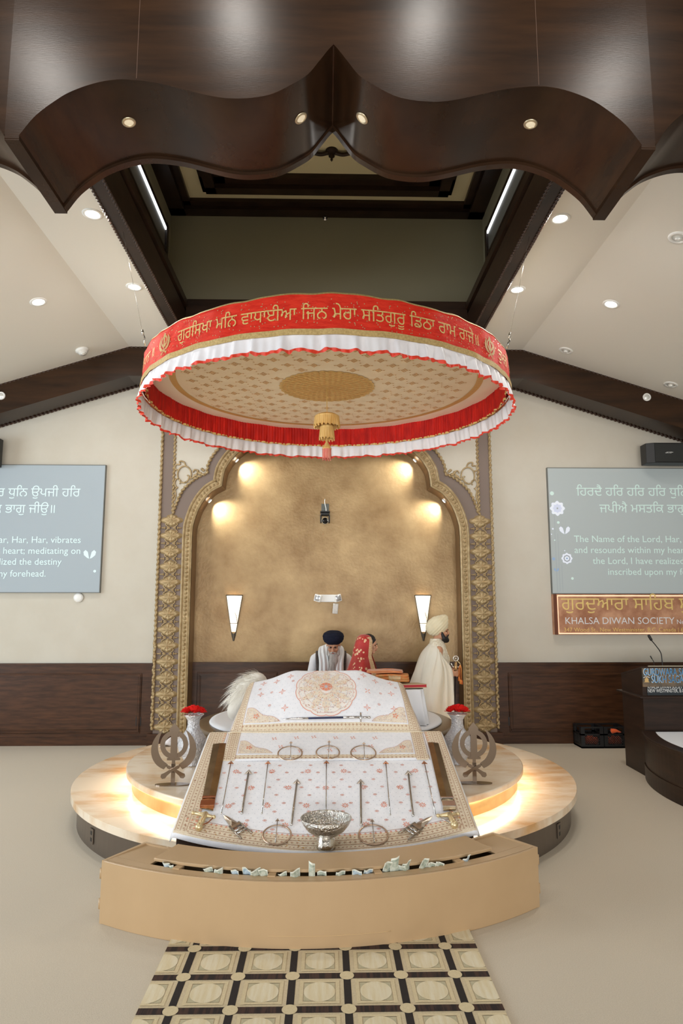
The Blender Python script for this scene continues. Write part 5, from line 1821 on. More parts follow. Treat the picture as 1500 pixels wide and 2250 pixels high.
def turban(H, c, r, tiltx, peak, ridge_axis, freq, name, m_, parent, amp=.0035, flare=0.0):
    """layered wrap: fine folds run across a tilted axis"""
    A = Vector(ridge_axis).normalized(); PK = Vector(peak[0]).normalized()
    R = Matrix.Rotation(tiltx, 4, 'X')
    def f(u, v):
        th = PI * v; ph = 2 * PI * u
        d = Vector((sin(th) * cos(ph), sin(th) * sin(ph), cos(th)))
        w = d.dot(A)
        k = 1 + peak[1] * math.exp(-(d.angle(PK, 0) / peak[2]) ** 2) + flare * max(0, d.z) * abs(d.x) ** 2
        sgn = 1 if d.x > 0 else -1
        rid = amp * (abs(sin(w * freq + .6 * d.y * sgn)) - .5)
        p = Vector((d.x * r[0], d.y * r[1], d.z * r[2])) * k + d * rid
        return H @ (Vector(c) + (R @ p))
    return MB().grid(f, 96, 64, cu=True).build(name, m_, parent)
def rings_surface(sections, n, M, nsub=6):
    """closed tube through (cx, cy, z, rx, ry) sections"""
    S = []
    keys = [Vector((i, 0, 0)) for i in range(len(sections))]
    N = (len(sections) - 1) * nsub
    def at(t):
        i = min(int(t), len(sections) - 2); q = t - i; q = q * q * (3 - 2 * q) * .5 + q * .5
        a, b = sections[i], sections[i + 1]
        return [a[k] + (b[k] - a[k]) * q for k in range(5)]
    return at, N

# --- reader seated behind the reading stand
gp = Vector((.064, 9.25, 0))
rd = thing('person', 'bearded person in navy turban and white robe bending over the reading stand', 'person', (gp.x, gp.y, .66))
G = Matrix.Translation(gp)
seat = thing('low_seat', 'low white seat behind the reading stand, under the person in the navy turban', 'seat', (gp.x, gp.y + .02, 0))
MB().box((gp.x - .24, gp.y - .33, 0), (gp.x + .24, gp.y + .30, .645)).build('block', CLOTH, seat, bevel=.02)
MB().box((gp.x - .23, gp.y - .32, .645), (gp.x + .23, gp.y + .29, .665)).build('seat_pad', WSAT, seat, bevel=.008)
GH = G @ Matrix.Translation((.03, -.14, 1.362)) @ Matrix.Rotation(math.radians(-4), 4, 'Z') @ Matrix.Rotation(math.radians(24), 4, 'X') @ Matrix.Scale(1.10, 4)
m = MB()
head_shapes(m, GH, 1.05)
m.cap((0, -.06, 1.33), .056, (0, .0, 1.20), .062, 14, G)
m.ell((0, .0, 1.08), (.165, .115, .16), 20, 14, G); m.ell((0, .03, .90), (.15, .12, .15), 20, 14, G); m.ell((0, .05, .775), (.165, .13, .10), 20, 12, G)
for s in (-1, 1):
    m.cap((s * .05, .0, 1.195), .06, (s * .18, .0, 1.165), .058, 12, G)
    m.cap((s * .185, .0, 1.16), .054, (s * .235, -.05, .92), .042, 12, G)
    m.cap((s * .235, -.05, .92), .040, (s * .10, -.27, .88), .028, 12, G)
    hm = G @ frame((s * .10, -.27, .88), (-s * .45, -.88, -.05), Vector((0, 0, 1)).cross(Vector((-s * .45, -.88, -.05))))
    hand_shapes(m, hm, .7, -s)
    m.cap((s * .08, .05, .76), .082, (s * .19, -.21, .735), .058, 12, G)
    m.cap((s * .19, -.21, .735), .055, (s * -.06, -.20, .715), .042, 12, G)
    m.ell((s * -.10, -.22, .705), (.09, .04, .035), 12, 8, G)
gb = remeshed(m, 'body', SKIN, rd, .006, 3)
GREYB = mat('grey_beard', (150, 144, 138), .75, col2=(206, 202, 196), nscale=60, stretch=(1, 1, .10), ramp=(.40, .62), bump=.5, bscale=130, bstretch=(1, 1, .08))
face_parts(GH, gb, HAIRB)
m = MB()
for s in (-1, 1):
    m.cap((s * .062, -.020, -.015), .018, (s * .056, -.055, -.085), .026, 12, GH)
    m.cap((s * .008, -.104, -.040), .010, (s * .036, -.088, -.060), .010, 10, GH)
m.ell((0, -.070, -.105), (.058, .042, .045), 16, 10, GH)
# the long beard hangs straight down in front of the chest
bt = GH @ Vector((0, -.085, -.10))
for k in range(9):
    q = k / 8
    m.ell((bt.x + .006 * sin(k), bt.y - .012 * q, bt.z - .24 * q), (.062 - .010 * q + .008 * sin(q * PI), .036 - .010 * q, .046), 16, 10)
remeshed(m, 'beard', GREYB, rd, .006, 2)
NAVY = mat('navy_cotton', (25, 29, 47), .85, col2=(18, 21, 36), nscale=14, spec=.2)
turban(GH, (0, .018, .088), (.124, .128, .086), math.radians(-12), ((0, -.6, .6), .05, .5), (0, .45, 1), 9, 'turban', NAVY, rd, .003, .22)
# white kurta with sleeves
m = MB()
m.ell((0, .0, 1.08), (.185, .135, .175), 24, 14, G); m.ell((0, .03, .90), (.175, .145, .16), 24, 14, G); m.ell((0, .04, .775), (.20, .165, .105), 24, 12, G)
for s in (-1, 1):
    m.cap((s * .06, .02, 1.245), .06, (s * .19, .0, 1.185), .070, 14, G); m.cap((s * .055, .0, 1.21), .066, (s * .20, .0, 1.172), .074, 14, G)
    m.cap((s * .205, .0, 1.168), .076, (s * .262, -.05, .93), .066, 14, G)
    m.cap((s * .245, -.05, .93), .060, (s * .125, -.24, .885), .046, 14, G)
    m.cap((s * .09, .05, .765), .098, (s * .185, -.20, .742), .068, 14, G)
    m.cap((s * .185, -.20, .742), .066, (s * .0, -.20, .725), .056, 14, G)
remeshed(m, 'kurta', CLOTH, rd, .009, 4)
VEST = mat('charcoal_vest', (92, 82, 76), .8, col2=(70, 62, 58), nscale=30)
for s in (-1, 1):   # dark waistcoat edges on the shoulders
    P = [(s * .15, .10, 1.18), (s * .172, .03, 1.268), (s * .178, -.05, 1.245), (s * .175, -.115, 1.16), (s * .165, -.14, 1.02)]
    MB().tube([G @ Vector(p) for p in spline(P, 5)], .028, 10, flat=(.35, 1)).build('waistcoat_strap', VEST, rd)
# white scarf round the neck, both ends hanging in front
SCF = mat('white_scarf', (238, 240, 240), .75, col2=(228, 231, 232), nscale=8, stretch=(4, 4, .5), sheen=.2)
for s in (-1, 1):
    C = spline([(s * .02, .085, 1.32), (s * .098, .02, 1.355), (s * .112, -.085, 1.285), (s * .098, -.165, 1.16), (s * .10, -.20, 1.02), (s * .105, -.22, .90)], 6)
    def sf(u, v, C=C, s=s):
        k = v * (len(C) - 1); i = min(int(k), len(C) - 2); p = C[i].lerp(C[i + 1], k - i)
        w = .030 + .030 * sm(0, .45, v)
        o = (u - .5) * 2
        return G @ (p + Vector((s * o * w, -.010 * cos(o * 7 + v * 3) - .012 * (1 - o * o), .02 * (1 - v) * -o)))
    MB().grid(sf, 20, 36).build('scarf', SCF, rd, thick=.006)
MB().tube([G @ Vector(p) for p in spline([(-.03, .078, 1.30), (0, .085, 1.30), (.03, .078, 1.30)], 4)], .03, 8).build('scarf_loop', SCF, rd)

# --- bride walking behind the stand
bp = Vector((.500, 8.72, 0))
br = thing('person', 'person in red gold-flowered veil and dress, in profile behind the reading stand', 'person', (bp.x, bp.y, 0))
B = Matrix.Translation(bp) @ Matrix.Rotation(PI / 2 - .10, 4, 'Z')
BH = B @ Matrix.Translation((0, -.045, 1.392)) @ Matrix.Rotation(math.radians(12), 4, 'X') @ Matrix.Scale(.94, 4)
m = MB()
head_shapes(m, BH, .92)
m.cap((0, -.02, 1.33), .045, (0, .01, 1.19), .052, 14, B)
m.ell((0, .0, 1.07), (.145, .10, .15), 20, 14, B); m.ell((0, .0, .90), (.12, .10, .14), 20, 14, B); m.ell((0, .01, .77), (.155, .125, .12), 20, 12, B)
for s in (-1, 1):
    m.cap((s * .04, .0, 1.20), .045, (s * .15, .0, 1.165), .046, 12, B)
    m.cap((s * .155, .0, 1.16), .043, (s * .19, -.02, .92), .034, 12, B)
    m.cap((s * .19, -.02, .92), .033, (s * .07, -.23, .99), .024, 12, B)
    hm = B @ frame((s * .07, -.23, .99), (-s * .35, -.9, .12), Vector((0, 0, 1)).cross(Vector((-s * .35, -.9, .12))))
    hand_shapes(m, hm, .7, -s)
    m.cap((s * .085, .01, .76), .085, (s * .085, -.0, .44), .055, 12, B); m.cap((s * .085, 0, .44), .052, (s * .085, .02, .08), .036, 12, B)
    m.cap((s * .085, .03, .05), .035, (s * .09, -.11, .035), .030, 12, B)
bb_ = remeshed(m, 'body', SKINF, br, .0055, 3)
face_parts(BH, bb_, HAIRB, mat('red_lip', (176, 50, 54), .4))
m = MB(); m.ell((0, .022, .045), (.083, .098, .092), 24, 16, BH); m.ell((0, .10, -.02), (.05, .045, .05), 14, 10, BH)
for s in (-1, 1): m.cap((s * .050, -.055, .075), .018, (s * .076, .0, -.01), .018, 10, BH)
remeshed(m, 'hair', HAIRB, br, .006, 2)
REDC = mat('bridal_red', (186, 34, 24), .6, col2=(206, 70, 44), nscale=30, detail=6, ramp=(.45, .62), sheen=.2)
VEIL = mat('red_net_veil', (192, 44, 34), .55, col2=(172, 30, 24), nscale=8, sheen=.3)
VEILG = mat('veil_gold_flower', (236, 196, 156), .5, .2)
VEILB = mat('veil_gold_border', (206, 160, 110), .45, .35, col2=(232, 205, 170), nscale=90, bump=.4, bscale=160)
m = MB()
m.ell((0, .0, 1.07), (.16, .115, .16), 20, 14, B); m.ell((0, .0, .90), (.135, .115, .15), 20, 14, B)
for s in (-1, 1):
    m.cap((s * .05, 0, 1.195), .05, (s * .155, 0, 1.162), .056, 12, B); m.cap((s * .16, 0, 1.155), .054, (s * .197, -.02, .93), .046, 12, B); m.cap((s * .197, -.02, .93), .045, (s * .10, -.17, .97), .036, 12, B)
remeshed(m, 'blouse', REDC, br, .008, 3)
def skirt(u, v):
    w = 2 * PI * u
    k = 1 + .05 * sin(w * 11) * v
    return B @ Vector(((.15 + .10 * v) * cos(w) * k, .01 + (.125 + .10 * v) * sin(w) * k, .90 - .885 * v))
MB().grid(skirt, 110, 20, cu=True).build('skirt', REDC, br, thick=.006)
for s in (-1, 1): MB().tube([B @ Vector(p) for p in ((s * .10, -.165, .972), (s * .085, -.20, .982))], [.037, .035], 14).build('cuff', mat('white_cuff_%d' % (s + 1), (238, 228, 220), .6), br)
VS = [  # z, centre y, rx, ry, half opening at the front (degrees)
    (1.515, .010, .004, .004, 40), (1.510, .008, .048, .058, 46), (1.488, .002, .084, .100, 50), (1.44, .0, .106, .126, 50), (1.38, .010, .116, .134, 48), (1.32, .022, .128, .140, 46), (1.25, .03, .150, .140, 44),
    (1.18, .035, .222, .160, 36), (1.08, .04, .262, .195, 33), (.98, .05, .275, .225, 33), (.86, .06, .262, .245, 34), (.74, .07, .27, .27, 36)]
def vsec(v):
    t = v * (len(VS) - 1); i = min(int(t), len(VS) - 2); q = t - i
    return [VS[i][k] + (VS[i + 1][k] - VS[i][k]) * q for k in range(5)]
def veil(u, v, dr=0.0):
    z, cy, rx, ry, op = vsec(v)
    a0 = math.radians(op)
    w = -PI / 2 + a0 + (2 * PI - 2 * a0) * u
    k = 1 + (.022 * sin(u * 47) + .015 * sin(u * 23 + 2)) * sm(.25, .8, v)
    return B @ Vector(((rx * k + dr) * cos(w), cy + (ry * k + dr) * sin(w), z))
MB().grid(veil, 110, 60).build('veil', VEIL, br, thick=.003)
m = MB()
for e in (0, 1):
    m.grid(lambda u, v, e=e: veil((0.075 * u) if e == 0 else 1 - .075 * (1 - u), v, .005), 4, 60)
m.build('veil_border', VEILB, br)
m = MB(); rnd = random.Random(8)
for k in range(130):
    u0 = rnd.uniform(.08, .92); v0 = rnd.uniform(.14, .98)
    z, cy, rx, ry, op = vsec(v0)
    r = rnd.choice((.010, .014, .019)); L_ = max(.2, 5.2 * (rx + ry) / 2)
    vl = 1.0 / 1.0
    vs = []
    dz = abs(vsec(min(1, v0 + .02))[0] - vsec(max(0, v0 - .02))[0]) / .04 + .05
    for i in range(10):
        q = r * (1 if i % 2 else .84)
        vs.append(veil(u0 + q * cos(2 * PI * i / 10) / L_, min(1, max(0, v0 + q * sin(2 * PI * i / 10) / dz)), .0055))
    m.add(vs, [tuple(range(10))])
m.build('veil_flowers', VEILG, br)

# --- groom standing in profile at the right
pp = Vector((1.43, 8.93, 0))
gr = thing('person', 'bearded person in cream turban, cream coat and shawl, standing in profile holding a sword', 'person', (pp.x, pp.y, 0))
P_ = Matrix.Translation(pp) @ Matrix.Rotation(PI / 2 - .06, 4, 'Z')
PH = P_ @ Matrix.Translation((0, -.045, 1.545)) @ Matrix.Rotation(math.radians(2), 4, 'X')
m = MB()
head_shapes(m, PH, 1.03)
m.cap((0, -.01, 1.46), .056, (0, .01, 1.34), .064, 14, P_)
m.ell((0, 0, 1.19), (.165, .115, .17), 20, 14, P_); m.ell((0, 0, 1.0), (.145, .115, .15), 20, 14, P_); m.ell((0, .01, .86), (.16, .125, .12), 20, 12, P_)
AR = {-1: ((-.185, .0, 1.315), (-.215, .02, 1.05), (-.115, -.15, 1.02)), 1: ((.185, .0, 1.315), (.215, .0, 1.05), (.07, -.16, 1.03))}
for s in (-1, 1):
    a, b, c = AR[s]
    m.cap((s * .05, 0, 1.355), .06, a, .056, 12, P_); m.cap(a, .054, b, .042, 12, P_); m.cap(b, .040, c, .028, 12, P_)
    hm = P_ @ frame(c, (.38 if s < 0 else -.5, -.9, -.02), (0, 0, 1))
    hand_shapes(m, hm, .95, 1)
    m.cap((s * .09, .01, .85), .09, (s * .09, -.0, .48), .058, 12, P_); m.cap((s * .09, 0, .48), .055, (s * .09, .02, .09), .038, 12, P_)
    m.cap((s * .09, .04, .045), .04, (s * .10, -.13, .035), .034, 12, P_)
pb = remeshed(m, 'body', SKIN, gr, .0055, 3)
face_parts(PH, pb, HAIRB)
m = MB()
for s in (-1, 1):
    m.cap((s * .066, -.010, -.012), .015, (s * .060, -.040, -.080), .028, 12, PH)
    m.cap((s * .056, -.045, -.085), .030, (s * .022, -.088, -.108), .026, 12, PH)
    m.cap((s * .004, -.104, -.043), .009, (s * .034, -.088, -.058), .010, 10, PH)
    m.cap((s * .034, -.086, -.060), .012, (s * .030, -.086, -.09), .016, 10, PH)
m.ell((0, -.078, -.108), (.052, .038, .036), 16, 10, PH); m.ell((0, -.05, -.115), (.056, .05, .030), 16, 10, PH)
remeshed(m, 'beard', HAIRB, gr, .0055, 2)
CREAM = mat('cream_turban_cloth', (232, 222, 190), .75, col2=(222, 210, 176), nscale=10, sheen=.2)
turban(PH, (0, .046, .068), (.120, .148, .122), math.radians(-28), ((0, -.90, .42), .30, .42), (0, .42, .90), 13, 'turban', CREAM, gr, .0055)
IVORY = mat('ivory_brocade', (232, 226, 208), .65, col2=(214, 202, 176), nscale=34, detail=5, ramp=(.42, .60), bump=.2, bscale=90)
def coat(u, v):
    w = 2 * PI * u
    T_ = [(1.452, .064, .066, .012), (1.428, .078, .076, .010), (1.41, .13, .086, .005), (1.36, .20, .10, .0), (1.22, .182, .136, -.004), (1.10, .165, .135, -.004), (1.0, .165, .135, 0), (.86, .185, .155, .005), (.66, .205, .175, .005), (.46, .22, .19, .005)]
    t = v * (len(T_) - 1); i = min(int(t), len(T_) - 2); q = t - i
    z, rx, ry, cy = [T_[i][k] + (T_[i + 1][k] - T_[i][k]) * q for k in range(4)]
    return P_ @ Vector((rx * cos(w), cy + ry * sin(w), z))
MB().grid(coat, 64, 40, cu=True).build('coat', IVORY, gr, thick=.006)
for s in (-1, 1):
    a, b, c = [Vector(q) for q in AR[s]]
    m = MB(); m.cap(a + Vector((-s * .02, 0, -.02)), .060, b, .055, 14, P_); m.cap(b, .055, b.lerp(c, .82), .040, 14, P_)
    remeshed(m, 'sleeve', IVORY, gr, .008, 3)
    MB().cap((s * .09, 0, .50), .075, (s * .09, .02, .12), .056, 14, P_).build('trouser_leg', IVORY, gr)
    MB().cap((s * .09, .045, .045), .047, (s * .102, -.15, .038), .040, 12, P_).build('shoe', mat('tan_shoe_%d' % (s + 1), (170, 128, 78), .5), gr)
# bead necklaces
for k in range(3):
    m = MB()
    for i in range(26):
        q = i / 25
        w = -PI / 2 + (q - .5) * (1.5 - .1 * k)
        z = 1.385 - (.20 + .045 * k) * sin(PI * q)
        # stay just outside the chest of the coat
        rx = interp([(1.0, .165), (1.10, .165), (1.22, .182), (1.33, .19), (1.375, .12), (1.40, .07)], z)
        ry = interp([(1.0, .135), (1.10, .135), (1.22, .136), (1.33, .105), (1.375, .085), (1.40, .07)], z)
        m.ell(P_ @ Vector((rx * 1.06 * cos(w), ry * 1.06 * sin(w) - .006, z)), .0065, 8, 6)
    m.build('bead_string', mat('pearl_%d' % k, (236, 226, 206), .3, .2), gr)
# shawl over the right shoulder, arm and back
SHAWL = mat('cream_wool_shawl', (228, 222, 206), .8, col2=(220, 213, 194), nscale=4, stretch=(2, 2, .4), sheen=.3)
cols = [
    [(.10, .10, 1.375), (.12, .20, 1.25), (.10, .29, 1.0), (.08, .365, .72), (.06, .40, .38)],
    [(.0, .085, 1.405), (-.03, .20, 1.26), (-.05, .305, 1.0), (-.06, .39, .72), (-.07, .43, .38)],
    [(-.06, .060, 1.415), (-.18, .14, 1.28), (-.21, .225, 1.02), (-.22, .27, .72), (-.23, .29, .38)],
    [(-.09, .03, 1.43), (-.272, .03, 1.29), (-.30, .09, 1.03), (-.31, .13, .72), (-.31, .15, .38)],
    [(-.09, .02, 1.425), (-.272, .0, 1.28), (-.295, -.03, 1.04), (-.315, .0, .74), (-.32, .01, .38)],
    [(-.095, .015, 1.41), (-.262, -.01, 1.26), (-.275, -.06, 1.07), (-.30, -.08, .76), (-.31, -.07, .38)],
    [(-.105, .005, 1.405), (-.262, -.03, 1.25), (-.262, -.12, 1.075), (-.27, -.15, .78), (-.275, -.14, .38)],
    [(-.11, .0, 1.40), (-.258, -.04, 1.24), (-.235, -.17, 1.07), (-.215, -.19, .78), (-.215, -.175, .38)]]
curves = [spline(c, 10) for c in cols]
def shawl(u, v):
    t = u * (len(curves) - 1); i = min(int(t), len(curves) - 2); q = t - i
    q = q * q * (3 - 2 * q) * .4 + q * .6
    k = v * (len(curves[0]) - 1); j = min(int(k), len(curves[0]) - 2); r = k - j
    p = curves[i][j].lerp(curves[i][j + 1], r).lerp(curves[i + 1][j].lerp(curves[i + 1][j + 1], r), q)
    n = Vector((p.x, p.y - .02, 0))
    if n.length: n.normalize()
    return P_ @ (p + n * (.014 * sin(u * 34 + v * 4) + .010 * sin(u * 19 - v * 3 + 1)) * sm(.15, .6, v))
MB().grid(shawl, 110, 70).build('shawl', SHAWL, gr, thick=.005)
# sword held upright in front
sw = thing('ceremonial_sword', 'upright ceremonial sword with silver hilt and orange tassels held by the person in cream', 'sword', P_ @ Vector((-.035, -.225, .45)))
def SWP(x, y, z): return P_ @ Vector((x, y, z))
MB().tube([SWP(-.035, -.225, 1.03), SWP(-.035, -.215, .80), SWP(-.035, -.19, .50)], [.018, .020, .012], 10, flat=(.5, 1)).build('scabbard', mat('dark_scabbard', (40, 26, 24), .5), sw)
MB().tube([SWP(-.035, -.225, 1.02), SWP(-.035, -.227, 1.10), SWP(-.035, -.230, 1.16)], [.016, .024, .014], 12).build('grip', mat('gilt_grip', (206, 170, 120), .35, .7), sw)
m = MB(); c = SWP(-.035, -.23, 1.205)
m.tube([c + Vector((.032 * cos(w), 0, .032 * sin(w))) for w in [2 * PI * i / 24 for i in range(24)]], .009, 8, closed=True); m.ell(c, (.016, .012, .016), 12, 8)
m.build('pommel_ring', CHROME, sw)
MB().tube([SWP(-.035, -.165, 1.145), SWP(-.035, -.19, 1.10), SWP(-.035, -.23, 1.095), SWP(-.035, -.27, 1.10), SWP(-.035, -.29, 1.13)], [.010, .008, .010, .008, .009], 8).build('crossguard', CHROME, sw)
MB().tube([SWP(-.035, -.24, 1.18), SWP(-.04, -.275, 1.15), SWP(-.04, -.29, 1.12)], .007, 8).build('knuckle_bow', BRASS, sw)
TAS = mat('orange_tassel', (224, 150, 72), .6, col2=(206, 96, 44), nscale=40, stretch=(1, 1, .2))
for dy, L_ in ((-.278, .235), (-.262, .20), (-.296, .24)):
    m = MB().tube([SWP(-.05, -.285, 1.125), SWP(-.055, dy, 1.08), SWP(-.055, dy, 1.125 - L_ + .05)], .0055, 6)
    m.tube([SWP(-.055, dy, 1.125 - L_ + .055), SWP(-.055, dy, 1.125 - L_ + .04), SWP(-.055, dy, 1.125 - L_)], [.006, .012, .015], 8)
    m.build('tassel', TAS, sw)
# ------------------------------------------------------------------ niche wall fittings
GLASSW = mat('frosted_lamp_glass', (250, 244, 232), .4, emit=(255, 238, 210), estr=1.05)
IRON = mat('dark_pewter', (92, 86, 76), .4, .7)
for px, lab in ((515, 'tapered frosted glass wall sconce on the left of the gold niche'), (928.5, 'tapered frosted glass wall sconce above the person in cream, on the gold niche')):
    top = at_y(px, 1308, YN); bot = at_y(px, 1410, YN)
    x = top.x; z1 = top.z; z0 = bot.z + .01
    t = thing('wall_sconce', lab, 'lamp', (x, YN, z0), 0, 'tapered wall sconces')
    HH = z1 - z0; Rw = .112
    def cone(a, v, k=1.0):
        r = Rw * (.10 + .90 * v) * k if v > 0 else 0
        return Vector((x + r * cos(a), YN - .004 - r * .75 * abs(sin(a)), z0 + HH * v))
    MB().grid(lambda u, v: cone(PI * u, .20 + .795 * v), 28, 10).build('glass_shade', GLASSW, t)
    MB().grid(lambda u, v: cone(PI * u, .002 + .235 * v * (1 - .35 * sin(PI * u)), 1.03), 20, 8).build('pewter_tip', IRON, t)
    for a in (0.04, PI - .04): MB().tube([cone(a, v, 1.02) for v in [i / 8 for i in range(9)]], .007, 6).build('side_rod', IRON, t)
    MB().tube([cone(PI * i / 24, 1.0, 1.02) for i in range(25)], .007, 6).build('top_rim', IRON, t)
    MB().tube([cone(PI * i / 24, .385, 1.02) for i in range(25)], .0035, 6).build('cross_bar', IRON, t)
    MB().tube([cone(PI * (.42 - .30 * i / 10), .62 - .225 * i / 10, 1.02) for i in range(11)], .003, 6).build('slanted_bar', IRON, t)
    l = lamp('sconce_bulb', 'POINT', (x, YN - .06, z0 + HH * .75), (x, 0, 0), 2.6, (1, .84, .62), shadow_soft_size=.04)
    l.parent = t; l.matrix_parent_inverse = Matrix.Translation(-Vector((x, YN, z0)))
# camera on the niche wall
p = at_y(714, 1128, YN)
t = thing('video_camera', 'black remote video camera hung upside down high on the gold niche wall', 'camera', (p.x, YN, p.z))
C_ = Matrix.Translation((p.x, YN, p.z))
MB().box((-.055, -.012, .02), (.055, -.001, .14), C_).build('wall_plate', mat('steel_grey_plate', (92, 96, 92), .4, .5), t, bevel=.003)
MB().box((-.07, -.17, -.005), (.07, -.005, .012), C_).build('shelf_bracket', BLACK, t, bevel=.003)
m = MB().box((-.062, -.16, -.05), (.062, -.04, -.005), C_); m.build('base', BLACK, t, bevel=.012)
for s in (-1, 1): MB().box((s * .060 - .010, -.14, -.155), (s * .060 + .010, -.06, -.04), C_).build('yoke_arm', BLACK, t, bevel=.006)
m = MB(); m.cap(C_ @ Vector((0, -.06, -.12)), .047, C_ @ Vector((0, -.125, -.125)), .045, 20); m.build('lens_barrel', BLACK, t)
MB().lathe([(.048, 0), (.049, .012), (.046, .014)], 28, C_ @ frame((0, -.135, -.126), (1, 0, 0), (0, 0, 1), (0, -1, 0))).build('lens_ring', mat('pale_lens_ring', (206, 204, 190), .4), t)
MB().lathe([(0, .022), (.022, .018), (.040, .006), (.042, .0)], 24, C_ @ frame((0, -.155, -.127), (1, 0, 0), (0, 0, 1), (0, -1, 0))).build('lens', mat('dark_lens', (10, 12, 14), .05), t)
MB().tube([C_ @ Vector(q) for q in [tuple(v) for v in spline([(-.005, -.006, .21), (-.008, -.02, .17), (0, -.03, .12), (.012, -.04, .07), (.015, -.05, .02)], 6)]], .005, 6).build('cable', WHITE, t)
# emergency light
a = at_y(691, 1306, YN); b = at_y(750, 1323, YN)
cx, cz = (a.x + b.x) / 2 - .003, (a.z + b.z) / 2 + .0
t = thing('emergency_light', 'white twin-head emergency light with hanging paper tag on the gold niche wall', 'emergency light', (cx, YN, cz))
E_ = wallframe(cx, YN, cz)
MB().prism([(-.185, .05), (.185, .05), (.165, -.015), (.135, -.055), (-.135, -.055), (-.165, -.015)], 0, .075, E_).build('housing', WHITE, t, bevel=.008)
REFL = mat('lamp_reflector', (206, 208, 212), .2, .7)
for s in (-1, 1):
    K = E_ @ Matrix.Translation((s * .135, .0, .08)) @ Matrix.Rotation(s * .45, 4, 'Y') @ Matrix.Rotation(s * .25, 4, 'Z')
    hd = MB().prism([(-.052, .05), (.052, .05), (.05, -.05), (-.05, -.05)], -.02, .035, K).build('lamp_head', WHITE, t, bevel=.008)
    MB().grid(lambda u, v: K @ Vector(((u - .5) * .082, (v - .5) * .078, .036 + .010 * (1 - (2 * u - 1) ** 2) * (1 - (2 * v - 1) ** 2))), 8, 8).build('reflector', REFL, hd)
K = E_ @ Matrix.Translation((.115, -.075, .062)) @ Matrix.Rotation(-.10, 4, 'Z')
MB().grid(lambda u, v: K @ Vector(((u - .5) * .075, -.145 * v, .012 + .008 * sin(v * 4))), 4, 8).build('paper_tag', mat('paper', (226, 222, 214), .8, col2=(206, 202, 196), nscale=30), t, thick=.0012)

# ------------------------------------------------------------------ projection screens
SCRL = mat('screen_left', (160, 170, 176), .7, emit=(150, 170, 182), estr=.12)
SCRR = mat('screen_right', (172, 180, 180), .7, emit=(150, 165, 168), estr=.12)
LETL = mat('projected_text_left', (214, 234, 234), .7, emit=(216, 236, 236), estr=.16)
LETR = mat('projected_text_right', (200, 220, 214), .7, emit=(200, 224, 216), estr=.20)
FLW = mat('projected_flower', (222, 228, 240), .7, emit=(222, 228, 244), estr=.22)
BLU = mat('projected_blue', (146, 172, 204), .7, emit=(140, 172, 212), estr=.10)
STM = mat('projected_stem', (168, 176, 182), .7)
FRAMEG = mat('thin_grey_edge', (110, 112, 108), .5)
YSC = YW - .05
def screen(x0, x1, z0, z1, lab, m_):
    t = thing('projection_screen', lab, 'screen', ((x0 + x1) / 2, YW, z0), 0, 'projection screens')
    MB().box((x0, YSC, z0), (x1, YW - .002, z1)).build('panel', m_, t)
    m = MB()
    for (a, b, c, d) in ((x0 - .008, x1 + .008, z1, z1 + .010), (x0 - .008, x1 + .008, z0 - .010, z0), (x0 - .008, x0, z0, z1), (x1, x1 + .008, z0, z1)): m.box((a, YSC - .004, c), (b, YW - .002, d))
    m.build('edge_frame', FRAMEG, t)
    return t
sl = screen(-6.36, -3.165, 2.062, 3.862, 'projection screen with pale verse text, on the wall left of the niche', SCRL)
sr = screen(3.198, 6.39, 2.052, 3.852, 'projection screen with verse text and flower pattern, on the wall right of the niche', SCRR)
def wtext(parent, m_, text, px, py, h_px, align, width_px=None, y=YSC - .003, weight=0.0, name='text_line', x2=None, **kw):
    """a line of writing: baseline point and letter height as seen in the photograph, laid on the wall plane y"""
    p = at_y(px, py, y); q = at_y(px, py - h_px, y)
    mb = MB()
    w = None
    if width_px:
        e = at_y(px + (width_px if align == 'LEFT' else -width_px), py, y); w = abs(e.x - p.x)
    M = wallframe(p.x, y, p.z)
    V, F = letters(text, width=w, align=align, weight=weight, **kw) if w else letters(text, size=(q.z - p.z) / .70, align=align, weight=weight, **kw)
    mb.add([(a, b, .0015) for a, b in V], F, M)
    return mb.build(name, m_, parent)
# right screen lines start at the left, left screen lines end at the right; both show the same page
for s_, lm, al, xs_ in ((sr, LETR, 'LEFT', ((1266, 1089), (1317, 1126), (1261, 1191), (1262, 1215), (1302, 1239), (1336, 1263))),
                        (sl, LETL, 'RIGHT', ((176, 1091), (120, 1127), (177, 1193), (176, 1217), (135, 1241), (100, 1267)))):
    full = ('ਹਿਰਦੈ ਹਰਿ ਹਰਿ ਹਰਿ ਧੁਨਿ ਉਪਜੀ ਹਰਿ', 'ਜਪੀਐ ਮਸਤਕਿ ਭਾਗੁ ਜੀਉ॥', 'The Name of the Lord, Har, Har, Har, vibrates', 'and resounds within my heart; meditating on', 'the Lord, I have realized the destiny', 'inscribed upon my forehead.')
    for k, (tx, (px, py)) in enumerate(zip(full, xs_)):
        wtext(s_, lm, tx, px, py, 19.3 if k < 2 else 14.5, al, weight=.040 if k < 2 else .004, name='verse_line')
